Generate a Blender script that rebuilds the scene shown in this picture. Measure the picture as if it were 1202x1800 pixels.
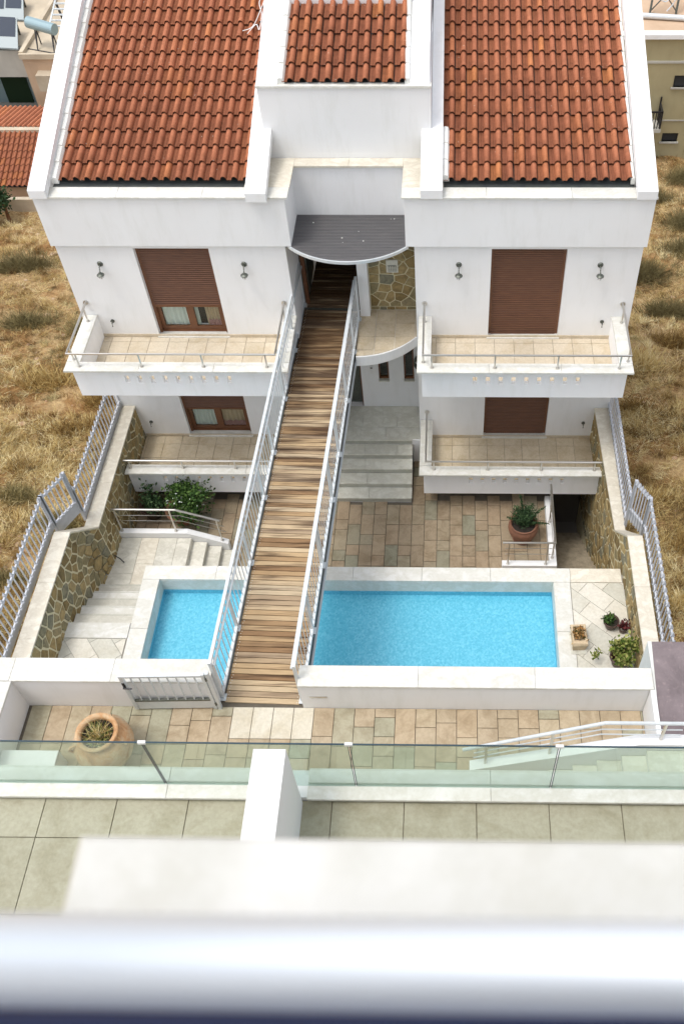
import bpy, math, random
import numpy as np
from mathutils import Vector, Matrix
random.seed(7); rng = np.random.default_rng(7)
for o in list(bpy.data.objects): bpy.data.objects.remove(o)
SC = bpy.context.scene
COL = SC.collection
# ------------------------------------------------------------------ camera
cam_d = bpy.data.cameras.new('camera'); cam = bpy.data.objects.new('camera', cam_d); COL.objects.link(cam)
Rv = Vector((0.99987199, 0.01401081, -0.00772714)); Uv = Vector((-0.00618997, 0.78404931, 0.62066768)); Fv = Vector((-0.01475452, 0.6205404, -0.78403566))
CAM = Vector((0, -14.771, 12.857))
cam.matrix_world = Matrix(((Rv.x, Uv.x, -Fv.x, CAM.x), (Rv.y, Uv.y, -Fv.y, CAM.y), (Rv.z, Uv.z, -Fv.z, CAM.z), (0, 0, 0, 1)))
cam_d.sensor_fit = 'VERTICAL'; cam_d.sensor_height = 24; cam_d.sensor_width = 24
cam_d.lens = 1641.27 / 1800 * 24
cam_d.shift_x = -165.57 / 1800
cam_d.clip_start = 0.05; cam_d.clip_end = 500
cam_d.dof.use_dof = True; cam_d.dof.focus_distance = 17.0; cam_d.dof.aperture_fstop = 3.2
SC.camera = cam
# ------------------------------------------------------------------ light
SUN = Vector((-0.32, -0.17, 1.0)).normalized()
el = math.asin(SUN.z); az = math.atan2(SUN.x, SUN.y)
w = bpy.data.worlds.new('World'); SC.world = w; w.use_nodes = True
nt = w.node_tree; nt.nodes.clear()
sky = nt.nodes.new('ShaderNodeTexSky'); sky.sky_type = 'NISHITA'; sky.sun_disc = False
sky.sun_elevation = el; sky.sun_rotation = az; sky.air_density = 1.0; sky.dust_density = 3.0; sky.ozone_density = 1.0
bg = nt.nodes.new('ShaderNodeBackground'); bg.inputs[1].default_value = 0.15
wo = nt.nodes.new('ShaderNodeOutputWorld')
hs = nt.nodes.new('ShaderNodeHueSaturation'); hs.inputs['Saturation'].default_value = 0.32
nt.links.new(sky.outputs[0], hs.inputs['Color']); nt.links.new(hs.outputs[0], bg.inputs[0]); nt.links.new(bg.outputs[0], wo.inputs[0])
sd = bpy.data.lights.new('sun', 'SUN'); sun = bpy.data.objects.new('sun', sd); COL.objects.link(sun)
sd.energy = 0.55; sd.angle = math.radians(12); sd.color = (1.0, 0.955, 0.88)
sun.rotation_euler = (-SUN).to_track_quat('-Z', 'Y').to_euler()
SC.view_settings.view_transform = 'Standard'; SC.view_settings.look = 'None'
SC.view_settings.exposure = 0.98; SC.view_settings.gamma = 1.0; SC.view_settings.use_curve_mapping = False
SC.render.engine = 'CYCLES'; SC.cycles.diffuse_bounces = 8

# ------------------------------------------------------------------ materials
class NT:
    def __init__(s, name, rough=0.6, metal=0.0, spec=0.5):
        s.m = bpy.data.materials.new(name); s.m.use_nodes = True
        s.t = s.m.node_tree; s.b = s.t.nodes['Principled BSDF']
        s.b.inputs['Roughness'].default_value = rough; s.b.inputs['Metallic'].default_value = metal
        s.b.inputs['Specular IOR Level'].default_value = spec
    def n(s, typ, **kw):
        nd = s.t.nodes.new('ShaderNode' + typ)
        for k, v in kw.items(): setattr(nd, k, v)
        return nd
    def l(s, a, b): s.t.links.new(a, b)
    def coord(s, kind='Object'): return s.n('TexCoord').outputs[kind]
    def geo(s): return s.n('NewGeometry').outputs['Position']
    def noise(s, vec, scale, detail=4, rough=0.55, dist=0.0):
        nd = s.n('TexNoise'); nd.inputs['Scale'].default_value = scale; nd.inputs['Detail'].default_value = detail
        nd.inputs['Roughness'].default_value = rough; nd.inputs['Distortion'].default_value = dist
        if vec is not None: s.l(vec, nd.inputs['Vector'])
        return nd.outputs['Fac']
    def mapv(s, vec, scale=(1, 1, 1), rot=(0, 0, 0)):
        nd = s.n('Mapping'); nd.inputs['Scale'].default_value = scale; nd.inputs['Rotation'].default_value = rot
        s.l(vec, nd.inputs['Vector']); return nd.outputs['Vector']
    def ramp(s, fac, stops, interp='LINEAR'):
        nd = s.n('ValToRGB'); e = nd.color_ramp.elements; nd.color_ramp.interpolation = interp
        while len(e) < len(stops): e.new(0.5)
        for x, (p, c) in zip(e, stops):
            x.position = p; x.color = (*c, 1) if len(c) == 3 else c
        if fac is not None: s.l(fac, nd.inputs[0])
        return nd.outputs[0]
    def mix(s, a, b, fac=0.5, mode='MIX'):
        nd = s.n('MixRGB'); nd.blend_type = mode
        for i, v in ((1, a), (2, b)):
            if isinstance(v, tuple): nd.inputs[i].default_value = (*v, 1)
            else: s.l(v, nd.inputs[i])
        if isinstance(fac, (int, float)): nd.inputs[0].default_value = fac
        else: s.l(fac, nd.inputs[0])
        return nd.outputs[0]
    def rand(s): return s.n('ObjectInfo').outputs['Random']
    def color(s, c):
        if isinstance(c, tuple): s.b.inputs['Base Color'].default_value = (*c, 1)
        else: s.l(c, s.b.inputs['Base Color'])
    def bump(s, h, strength=0.3, dist=0.01):
        nd = s.n('Bump'); nd.inputs['Strength'].default_value = strength; nd.inputs['Distance'].default_value = dist
        s.l(h, nd.inputs['Height']); s.l(nd.outputs[0], s.b.inputs['Normal'])

def m_plaster(name, c=(0.80, 0.805, 0.805), c2=(0.77, 0.77, 0.765), bump=0.25):
    t = NT(name, 0.85, spec=0.2); p = t.geo()
    n1 = t.noise(p, 0.9, 5); n2 = t.noise(t.mapv(p, (3, 3, 0.6)), 1.6, 6, 0.65)
    a = t.ramp(n1, [(0.3, c2), (0.65, c)]); a = t.mix(a, t.ramp(n2, [(0.25, (0.86, 0.86, 0.83)), (0.5, (1, 1, 1))]), 0.5, 'MULTIPLY')
    t.color(a); t.bump(t.noise(p, 55, 3), bump, 0.004); return t.m
M = {}
M['plaster'] = m_plaster('white_plaster')
M['plaster_lit'] = m_plaster('lit_white_plaster', (0.90, 0.905, 0.91), (0.87, 0.87, 0.87))  # brighter copy: light on the balcony walls put into the colour
M['plaster_rough'] = m_plaster('white_mortar', (0.78, 0.78, 0.75), (0.6, 0.6, 0.56), 0.8)
M['beige_wall'] = m_plaster('beige_plaster', (0.40, 0.35, 0.21), (0.35, 0.305, 0.18))
M['pink_wall'] = m_plaster('sand_plaster', (0.55, 0.40, 0.28), (0.48, 0.34, 0.23))
M['grey_wall'] = m_plaster('pale_old_plaster', (0.47, 0.46, 0.41), (0.38, 0.36, 0.32))
M['cream_roof'] = m_plaster('cream_roof_screed', (0.56, 0.48, 0.36), (0.42, 0.35, 0.26))

def m_marble(name, base=(0.74, 0.735, 0.70), vein=(0.64, 0.63, 0.57), sc=2.2, rough=0.4, var=0.10):
    t = NT(name, rough, spec=0.4); p = t.geo()
    n = t.noise(t.mapv(p, (1, 1.4, 1), (0, 0, 0.5)), sc, 8, 0.62, 0.35)
    a = t.ramp(n, [(0.35, base), (0.5, vein), (0.6, base)])
    g = t.noise(p, sc * 9, 5, 0.7); a = t.mix(a, t.ramp(g, [(0.3, (0.9, 0.89, 0.85)), (0.6, (1, 1, 1))]), 0.7, 'MULTIPLY')
    a = t.mix(a, t.ramp(t.rand(), [(0, (1 - var,) * 3), (1, (1, 1, 1))]), 1.0, 'MULTIPLY')
    t.color(a); t.bump(t.noise(p, 30, 3), 0.1, 0.003); return t.m
M['marble'] = m_marble('white_marble')
M['marble_cream'] = m_marble('cream_marble', (0.74, 0.70, 0.60), (0.62, 0.57, 0.47), 3.0, 0.5)
M['marble_grey'] = m_marble('greenish_marble', (0.74, 0.735, 0.66), (0.62, 0.61, 0.53), 2.6, 0.5, 0.14)
M['marble_shade'] = m_marble('shade_grey_marble', (0.50, 0.50, 0.44), (0.42, 0.42, 0.36), 2.6, 0.5, 0.1)  # greyer copy: riser and tread-edge shade put into the colour
M['marble_near'] = m_marble('grey_veined_marble', (0.76, 0.755, 0.73), (0.62, 0.615, 0.57), 1.5, 0.4, 0.0)
M['marble_alternate'] = m_marble('alternate_grey_tread', (0.60, 0.585, 0.52), (0.50, 0.485, 0.42), 2.6, 0.5, 0.08)  # greyer stone for every other left tread
M['marble_step'] = m_marble('worn_step_marble', (0.72, 0.70, 0.62), (0.58, 0.56, 0.48), 2.6, 0.5, 0.14)

def m_paver(name, stops, stain=(0.55, 0.5, 0.42), bump=0.35):
    t = NT(name, 0.75, spec=0.25); p = t.geo()
    a = t.ramp(t.rand(), stops)
    n = t.noise(p, 3.0, 8, 0.68, 0.6); n2 = t.noise(p, 22, 5, 0.7)
    a = t.mix(a, t.ramp(n, [(0.34, stain), (0.56, (1, 1, 1))]), 0.6, 'MULTIPLY')
    a = t.mix(a, t.ramp(n2, [(0.3, (0.80, 0.8, 0.78)), (0.62, (1.0, 1, 1))]), 0.8, 'MULTIPLY')
    t.color(a); t.bump(t.noise(p, 40, 6, 0.7), bump, 0.006); return t.m
M['paver'] = m_paver('sandstone_paver', [(0.0, (0.36, 0.275, 0.185)), (0.3, (0.32, 0.255, 0.175)), (0.55, (0.375, 0.295, 0.20)), (0.8, (0.31, 0.27, 0.19)), (0.92, (0.285, 0.265, 0.19)), (1.0, (0.265, 0.255, 0.185))])
M['paver_warm'] = m_paver('warm_terrace_paver', [(0.0, (0.49, 0.385, 0.26)), (0.35, (0.46, 0.375, 0.265)), (0.65, (0.50, 0.41, 0.285)), (0.85, (0.42, 0.385, 0.28)), (1.0, (0.39, 0.375, 0.275))])
M['paver_cream'] = m_paver('cream_stone_slab', [(0, (0.70, 0.66, 0.56)), (1, (0.62, 0.57, 0.46))], (0.8, 0.75, 0.65), 0.15)
M['floor_tile'] = m_paver('beige_ceramic_tile', [(0, (0.60, 0.52, 0.40)), (0.5, (0.64, 0.56, 0.44)), (1, (0.56, 0.485, 0.37))], (0.78, 0.72, 0.6), 0.1)
M['floor_tile_low'] = m_paver('sand_ceramic_tile', [(0, (0.60, 0.51, 0.37)), (0.5, (0.63, 0.54, 0.40)), (1, (0.56, 0.475, 0.345))], (0.72, 0.66, 0.55), 0.1)
M['terrace_grey'] = m_paver('grey_green_stone_tile', [(0, (0.37, 0.355, 0.265)), (1, (0.41, 0.395, 0.30))], (0.7, 0.68, 0.6), 0.3)
M['pale_diag'] = m_paver('pale_stone_tile', [(0, (0.70, 0.67, 0.59)), (0.6, (0.66, 0.63, 0.55)), (1, (0.55, 0.54, 0.47))], (0.85, 0.82, 0.76), 0.12)
def flat(name, c, rough=0.6, metal=0.0, spec=0.5, var=None, sc=8.0, bump=0):
    t = NT(name, rough, metal, spec)
    if var is not None:
        n = t.noise(t.geo(), sc, 6, 0.65); t.color(t.ramp(n, [(0.3, var), (0.65, c)]))
        if bump: t.bump(t.noise(t.geo(), sc * 6, 4), bump, 0.01)
    else: t.color(c)
    return t.m
M['grout'] = flat('dark_joint', (0.13, 0.11, 0.085), 0.95, var=(0.09, 0.08, 0.06))
M['grout_light'] = flat('tile_grout', (0.30, 0.26, 0.2), 0.95, var=(0.22, 0.19, 0.15))
M['grout_pale'] = flat('pale_joint', (0.32, 0.30, 0.26), 0.95)
M['step_dark'] = flat('brown_step_stone', (0.34, 0.29, 0.21), 0.9, var=(0.20, 0.165, 0.115), sc=7)  # mottled brown, darker than the other step stones
M['mortar'] = flat('cream_mortar', (0.72, 0.66, 0.46), 0.95, var=(0.58, 0.52, 0.34), sc=9, bump=0.3)
M['steel'] = flat('brushed_stainless_steel', (0.62, 0.60, 0.56), 0.28, 1.0)
M['steel_white'] = flat('satin_near_rail', (0.84, 0.90, 0.97), 0.45, 0.6)
M['galv_dull'] = flat('dull_grey_frame', (0.36, 0.40, 0.40), 0.6)
M['navy'] = flat('dark_navy_stand_in', (0.012, 0.028, 0.10), 0.6)
M['galv'] = flat('pale_grey_painted_metal', (0.66, 0.69, 0.70), 0.42, 0.25, var=(0.56, 0.6, 0.62), sc=5)
M['fence_metal'] = flat('grey_painted_fence_metal', (0.50, 0.52, 0.56), 0.5, 0.3, var=(0.4, 0.42, 0.46), sc=6)
M['fence_white'] = flat('pale_grey_fence_rail', (0.56, 0.58, 0.62), 0.5, 0.1, var=(0.46, 0.48, 0.52), sc=6)
M['black_metal'] = flat('black_metal', (0.03, 0.03, 0.035), 0.4, 0.5)
M['bronze'] = flat('weathered_pewter', (0.17, 0.18, 0.16), 0.5, 0.7, var=(0.10, 0.11, 0.09), sc=30)
M['gutter'] = flat('dark_gutter_membrane', (0.035, 0.04, 0.045), 0.5, var=(0.07, 0.08, 0.07), sc=6)
M['concrete'] = NT('purple_grey_screed', 0.9)
t = M['concrete']; p = t.geo()
a = t.ramp(t.noise(p, 1.6, 8, 0.7, 0.5), [(0.3, (0.13, 0.105, 0.11)), (0.6, (0.215, 0.175, 0.18)), (0.75, (0.27, 0.225, 0.225))])
a = t.mix(a, t.ramp(t.noise(p, 14, 6, 0.75), [(0.55, (1, 1, 1)), (0.72, (1.5, 1.45, 1.4))]), 1.0, 'MULTIPLY')
t.color(a); t.bump(t.noise(p, 25, 6, 0.7), 0.5, 0.01); M['concrete'] = t.m
# brown frame, shutters
t = NT('brown_wood_grain_foil', 0.45); p = t.geo()
t.color(t.ramp(t.noise(t.mapv(p, (2, 2, 40)), 3, 4), [(0.3, (0.115, 0.045, 0.02)), (0.7, (0.19, 0.08, 0.035))])); M['brown'] = t.m
t = NT('brown_roller_shutter', 0.5); p = t.geo()
t.color(t.ramp(t.noise(t.mapv(p, (1.2, 1, 14)), 4, 4), [(0.3, (0.11, 0.044, 0.019)), (0.7, (0.165, 0.068, 0.030))])); M['shutter'] = t.m
M['curtain_pale'] = flat('pale_curtain', (0.70, 0.74, 0.70), 0.9)
M['curtain_sand'] = flat('sand_curtain', (0.56, 0.42, 0.28), 0.9)
M['curtain_pink'] = flat('dull_pink_curtain', (0.38, 0.20, 0.19), 0.9)
M['dark_room'] = flat('dark_interior', (0.03, 0.03, 0.03), 0.9)
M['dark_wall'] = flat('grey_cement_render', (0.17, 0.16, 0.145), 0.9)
def m_glass(name, tint, mixf=0.12, rough=0.02):
    m = bpy.data.materials.new(name); m.use_nodes = True; n = m.node_tree; n.nodes.clear()
    tr = n.nodes.new('ShaderNodeBsdfTransparent'); tr.inputs[0].default_value = (*tint, 1)
    gl = n.nodes.new('ShaderNodeBsdfGlossy'); gl.inputs['Roughness'].default_value = rough
    lw = n.nodes.new('ShaderNodeLayerWeight'); lw.inputs[0].default_value = 0.5
    pw = n.nodes.new('ShaderNodeMath'); pw.operation = 'POWER'; pw.inputs[1].default_value = 4.0; n.links.new(lw.outputs['Facing'], pw.inputs[0])
    fr = n.nodes.new('ShaderNodeMath'); fr.operation = 'MULTIPLY_ADD'; fr.inputs[1].default_value = 0.9; fr.inputs[2].default_value = 0.03; n.links.new(pw.outputs[0], fr.inputs[0])
    mx = n.nodes.new('ShaderNodeMixShader'); o = n.nodes.new('ShaderNodeOutputMaterial')
    n.links.new(fr.outputs[0], mx.inputs[0]); n.links.new(tr.outputs[0], mx.inputs[1]); n.links.new(gl.outputs[0], mx.inputs[2]); n.links.new(mx.outputs[0], o.inputs[0])
    return m, n, gl
M['glass_clear'], _, _ = m_glass('window_glass', (0.9, 0.93, 0.92))
def m_tintglass():
    m, n, gl = m_glass('green_tinted_glass', (0.88, 0.96, 0.915))
    df = n.nodes.new('ShaderNodeBsdfDiffuse'); df.inputs[0].default_value = (0.72, 0.80, 0.74, 1)
    mx = n.nodes.new('ShaderNodeMixShader'); mx.inputs[0].default_value = 0.07
    o = [x for x in n.nodes if x.type == 'OUTPUT_MATERIAL'][0]; old = o.inputs[0].links[0].from_socket
    n.links.new(old, mx.inputs[1]); n.links.new(df.outputs[0], mx.inputs[2]); n.links.new(mx.outputs[0], o.inputs[0]); return m
M['glass_green'] = m_tintglass()
M['glass_edge'] = flat('dark_green_glass_edge', (0.03, 0.06, 0.08), 0.2)
# water
m, n, gl = m_glass('pool_water', (0.86, 0.96, 0.98), rough=0.04); M['water'] = m
nz = n.nodes.new('ShaderNodeTexNoise'); nz.inputs['Scale'].default_value = 9; nz.inputs['Detail'].default_value = 4
tc = n.nodes.new('ShaderNodeTexCoord'); bp = n.nodes.new('ShaderNodeBump'); bp.inputs['Strength'].default_value = 0.5; bp.inputs['Distance'].default_value = 0.03
n.links.new(tc.outputs['Object'], nz.inputs['Vector']); n.links.new(nz.outputs['Fac'], bp.inputs['Height'])
for nd in n.nodes:
    if nd.type in ('BSDF_GLOSSY', 'LAYER_WEIGHT'): n.links.new(bp.outputs[0], nd.inputs['Normal'])
t = NT('blue_pool_mosaic', 0.35, spec=0.3); p = t.geo()
nd = t.n('TexNoise'); nd.inputs['Scale'].default_value = 6; t.l(p, nd.inputs['Vector'])
wv = t.n('MixRGB'); wv.blend_type = 'ADD'; wv.inputs[0].default_value = 0.06; t.l(p, wv.inputs[1]); t.l(nd.outputs['Color'], wv.inputs[2])
vo = t.n('TexVoronoi'); vo.inputs['Scale'].default_value = 30; t.l(wv.outputs[0], vo.inputs['Vector'])
bw = t.n('RGBToBW'); t.l(vo.outputs['Color'], bw.inputs[0])
a = t.ramp(bw.outputs[0], [(0.15, (0.12, 0.46, 0.61)), (0.5, (0.155, 0.52, 0.67)), (0.85, (0.21, 0.58, 0.72))])
a = t.mix(a, t.ramp(t.noise(p, 20, 3, 0.6), [(0.35, (0.90, 0.94, 0.96)), (0.65, (1.08, 1.05, 1.03))]), 1.0, 'MULTIPLY')
t.color(a); M['pool'] = t.m
# planks
t = NT('weathered_hardwood_plank', 0.62, spec=0.3); p = t.coord('Object'); g = t.geo()
a = t.ramp(t.rand(), [(0, (0.25, 0.15, 0.075)), (0.2, (0.40, 0.275, 0.15)), (0.4, (0.50, 0.37, 0.22)), (0.6, (0.34, 0.255, 0.17)), (0.8, (0.54, 0.42, 0.27)), (1.0, (0.46, 0.38, 0.27))])
gr = t.noise(t.mapv(g, (1.2, 30, 1)), 3, 6, 0.7); a = t.mix(a, t.ramp(gr, [(0.3, (0.72, 0.68, 0.62)), (0.65, (1.08, 1.05, 1))]), 0.8, 'MULTIPLY')
st = t.noise(t.mapv(g, (0.55, 7.0, 1)), 1.3, 3, 0.55, 0.0)
# darker patches: mostly on the half of the deck towards the house
sp = t.n('SeparateXYZ'); t.l(g, sp.inputs[0])
mr = t.n('MapRange'); mr.inputs['From Min'].default_value = -5.5; mr.inputs['From Max'].default_value = 0.5; mr.inputs['To Min'].default_value = -0.10; mr.inputs['To Max'].default_value = 0.13
t.l(sp.outputs['Y'], mr.inputs['Value'])
ad = t.n('Math'); ad.operation = 'ADD'; t.l(st, ad.inputs[0]); t.l(mr.outputs[0], ad.inputs[1])
a = t.mix(a, t.ramp(ad.outputs[0], [(0.40, (1, 1, 1)), (0.60, (0.26, 0.22, 0.20))]), 1.0, 'MULTIPLY')
t.color(a); t.bump(gr, 0.4, 0.006); M['plank'] = t.m
# roof tile
def m_tile(name, dark=1.0, attr=False):
    t = NT(name, 0.88, spec=0.15); g = t.geo()
    k = dark
    rnd = t.rand()
    if attr:
        an = t.n('Attribute'); an.attribute_name = 'tone'; rnd = an.outputs['Fac']
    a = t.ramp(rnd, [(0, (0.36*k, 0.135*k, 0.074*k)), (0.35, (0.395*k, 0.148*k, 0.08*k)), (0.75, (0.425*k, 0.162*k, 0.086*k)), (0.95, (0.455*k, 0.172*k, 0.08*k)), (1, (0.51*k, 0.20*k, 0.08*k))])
    a = t.mix(a, t.ramp(t.noise(g, 5, 7, 0.7, 0.4), [(0.33, (0.6, 0.6, 0.6)), (0.55, (1, 1, 1))]), 0.6, 'MULTIPLY')
    a = t.mix(a, t.ramp(t.noise(g, 34, 5, 0.7), [(0.3, (0.85, 0.83, 0.82)), (0.65, (1.08, 1.08, 1.08))]), 0.9, 'MULTIPLY')
    vo = t.n('TexVoronoi'); vo.inputs['Scale'].default_value = 7.0; t.l(g, vo.inputs['Vector'])
    a = t.mix(a, (0.72, 0.70, 0.62), t.ramp(vo.outputs['Distance'], [(0.035, (1, 1, 1)), (0.05, (0, 0, 0))]))
    t.color(a); t.bump(t.noise(g, 50, 5, 0.7), 0.35, 0.004); return t.m
M['tile'] = m_tile('terracotta_roof_tile')
M['tile_far'] = m_tile('old_terracotta_roof_tile', 0.8, True); M['tile_upper'] = m_tile('upper_terracotta_roof_tile', 1.0, True); M['tile_shade'] = m_tile('shaded_tile_channel', 0.56)  # last one: darker copy with the channel shade put into the tile colour
# stones
t = NT('brown_schist_stone', 0.85, spec=0.25); g = t.geo()
a = t.ramp(t.rand(), [(0, (0.20, 0.15, 0.07)), (0.25, (0.30, 0.225, 0.105)), (0.5, (0.38, 0.295, 0.15)), (0.75, (0.26, 0.23, 0.135)), (0.9, (0.22, 0.215, 0.16)), (1, (0.43, 0.33, 0.16))])
a = t.mix(a, t.ramp(t.noise(g, 9, 8, 0.7, 0.6), [(0.3, (0.55, 0.55, 0.55)), (0.65, (1.3, 1.25, 1.15))]), 0.9, 'MULTIPLY')
t.color(a); t.bump(t.noise(g, 28, 6, 0.7), 0.7, 0.012); M['stone'] = t.m
# dry earth
t = NT('dry_hillside_earth', 0.95, spec=0.1); g = t.geo()
a = t.ramp(t.noise(g, 0.55, 9, 0.68, 0.5), [(0.28, (0.10, 0.048, 0.018)), (0.42, (0.29, 0.165, 0.07)), (0.53, (0.48, 0.35, 0.19)), (0.62, (0.34, 0.21, 0.10)), (0.75, (0.12, 0.08, 0.033))])
a = t.mix(a, t.ramp(t.noise(g, 11, 7, 0.75), [(0.3, (0.55, 0.52, 0.48)), (0.6, (1.15, 1.12, 1.05))]), 1.0, 'MULTIPLY')
t.color(a); t.bump(t.noise(g, 7, 8, 0.75), 1.0, 0.08); M['earth'] = t.m
def m_veg(name, stops, transl=0.0, rough=0.7):
    t = NT(name, rough, spec=0.2)
    at = t.n('Attribute'); at.attribute_name = 'tone'
    t.color(t.ramp(at.outputs['Fac'], stops)); return t.m
M['straw'] = m_veg('dry_straw', [(0, (0.09, 0.045, 0.015)), (0.22, (0.25, 0.15, 0.048)), (0.5, (0.48, 0.34, 0.125)), (0.78, (0.66, 0.52, 0.24)), (1, (0.85, 0.75, 0.46))])
M['olive'] = m_veg('olive_scrub', [(0, (0.09, 0.072, 0.03)), (0.4, (0.22, 0.18, 0.08)), (0.7, (0.32, 0.27, 0.12)), (1, (0.52, 0.45, 0.24))])
M['leaf'] = m_veg('green_leaf', [(0, (0.02, 0.045, 0.012)), (0.5, (0.045, 0.10, 0.022)), (1, (0.12, 0.20, 0.05))])
M['leaf_dark'] = m_veg('dark_needle_leaf', [(0, (0.015, 0.035, 0.015)), (0.6, (0.04, 0.08, 0.03)), (1, (0.09, 0.14, 0.06))])
M['leaf_yellow'] = m_veg('yellow_green_leaf', [(0, (0.04, 0.07, 0.012)), (0.5, (0.15, 0.20, 0.035)), (1, (0.42, 0.40, 0.14))])
M['leaf_red'] = m_veg('dark_red_leaf', [(0, (0.03, 0.008, 0.008)), (1, (0.13, 0.03, 0.03))])
M['leaf_amber'] = m_veg('amber_succulent', [(0, (0.06, 0.06, 0.02)), (0.4, (0.20, 0.12, 0.04)), (0.7, (0.45, 0.22, 0.07)), (1, (0.55, 0.42, 0.2))])
M['soil'] = flat('dark_soil', (0.035, 0.025, 0.018), 0.95, var=(0.015, 0.012, 0.01), sc=40)
M['terracotta'] = flat('terracotta_pot', (0.26, 0.115, 0.065), 0.75, var=(0.17, 0.08, 0.05), sc=6, bump=0.2)
t = NT('weathered_clay_jar', 0.85); g = t.geo()
a = t.ramp(t.noise(g, 3.2, 8, 0.7, 0.5), [(0.3, (0.22, 0.13, 0.07)), (0.45, (0.50, 0.27, 0.12)), (0.58, (0.56, 0.42, 0.26)), (0.75, (0.38, 0.27, 0.17))])
t.color(a); t.bump(t.noise(t.mapv(g, (1, 1, 6)), 6, 6), 0.5, 0.01); M['clay'] = t.m
M['trough'] = flat('rough_sandstone_trough', (0.62, 0.50, 0.34), 0.9, var=(0.48, 0.36, 0.22), sc=9, bump=0.5)
M['dark_pot'] = flat('dark_brown_pot', (0.07, 0.035, 0.025), 0.5)
M['dark_reflect_glass'] = flat('dark_blue_reflect_glass', (0.015, 0.025, 0.05), 0.1)
M['solar'] = flat('dark_solar_panel', (0.02, 0.03, 0.05), 0.2)
M['heater'] = flat('pale_blue_tank', (0.26, 0.36, 0.39), 0.35, 0.2)
M['rock'] = flat('pale_field_stone', (0.52, 0.40, 0.27), 0.95, var=(0.36, 0.2, 0.11), sc=3, bump=0.6)
M['canopy'] = NT('dark_corrugated_sheet', 0.5)
t = M['canopy']; g = t.geo()
a = t.ramp(t.noise(t.mapv(g, (1.2, 22, 1)), 2.2, 5, 0.7), [(0.3, (0.075, 0.075, 0.08)), (0.62, (0.115, 0.11, 0.11)), (0.8, (0.16, 0.155, 0.15))])
t.color(a); M['canopy'] = t.m
M['plastic_white'] = flat('white_plastic', (0.75, 0.75, 0.74), 0.4)

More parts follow.
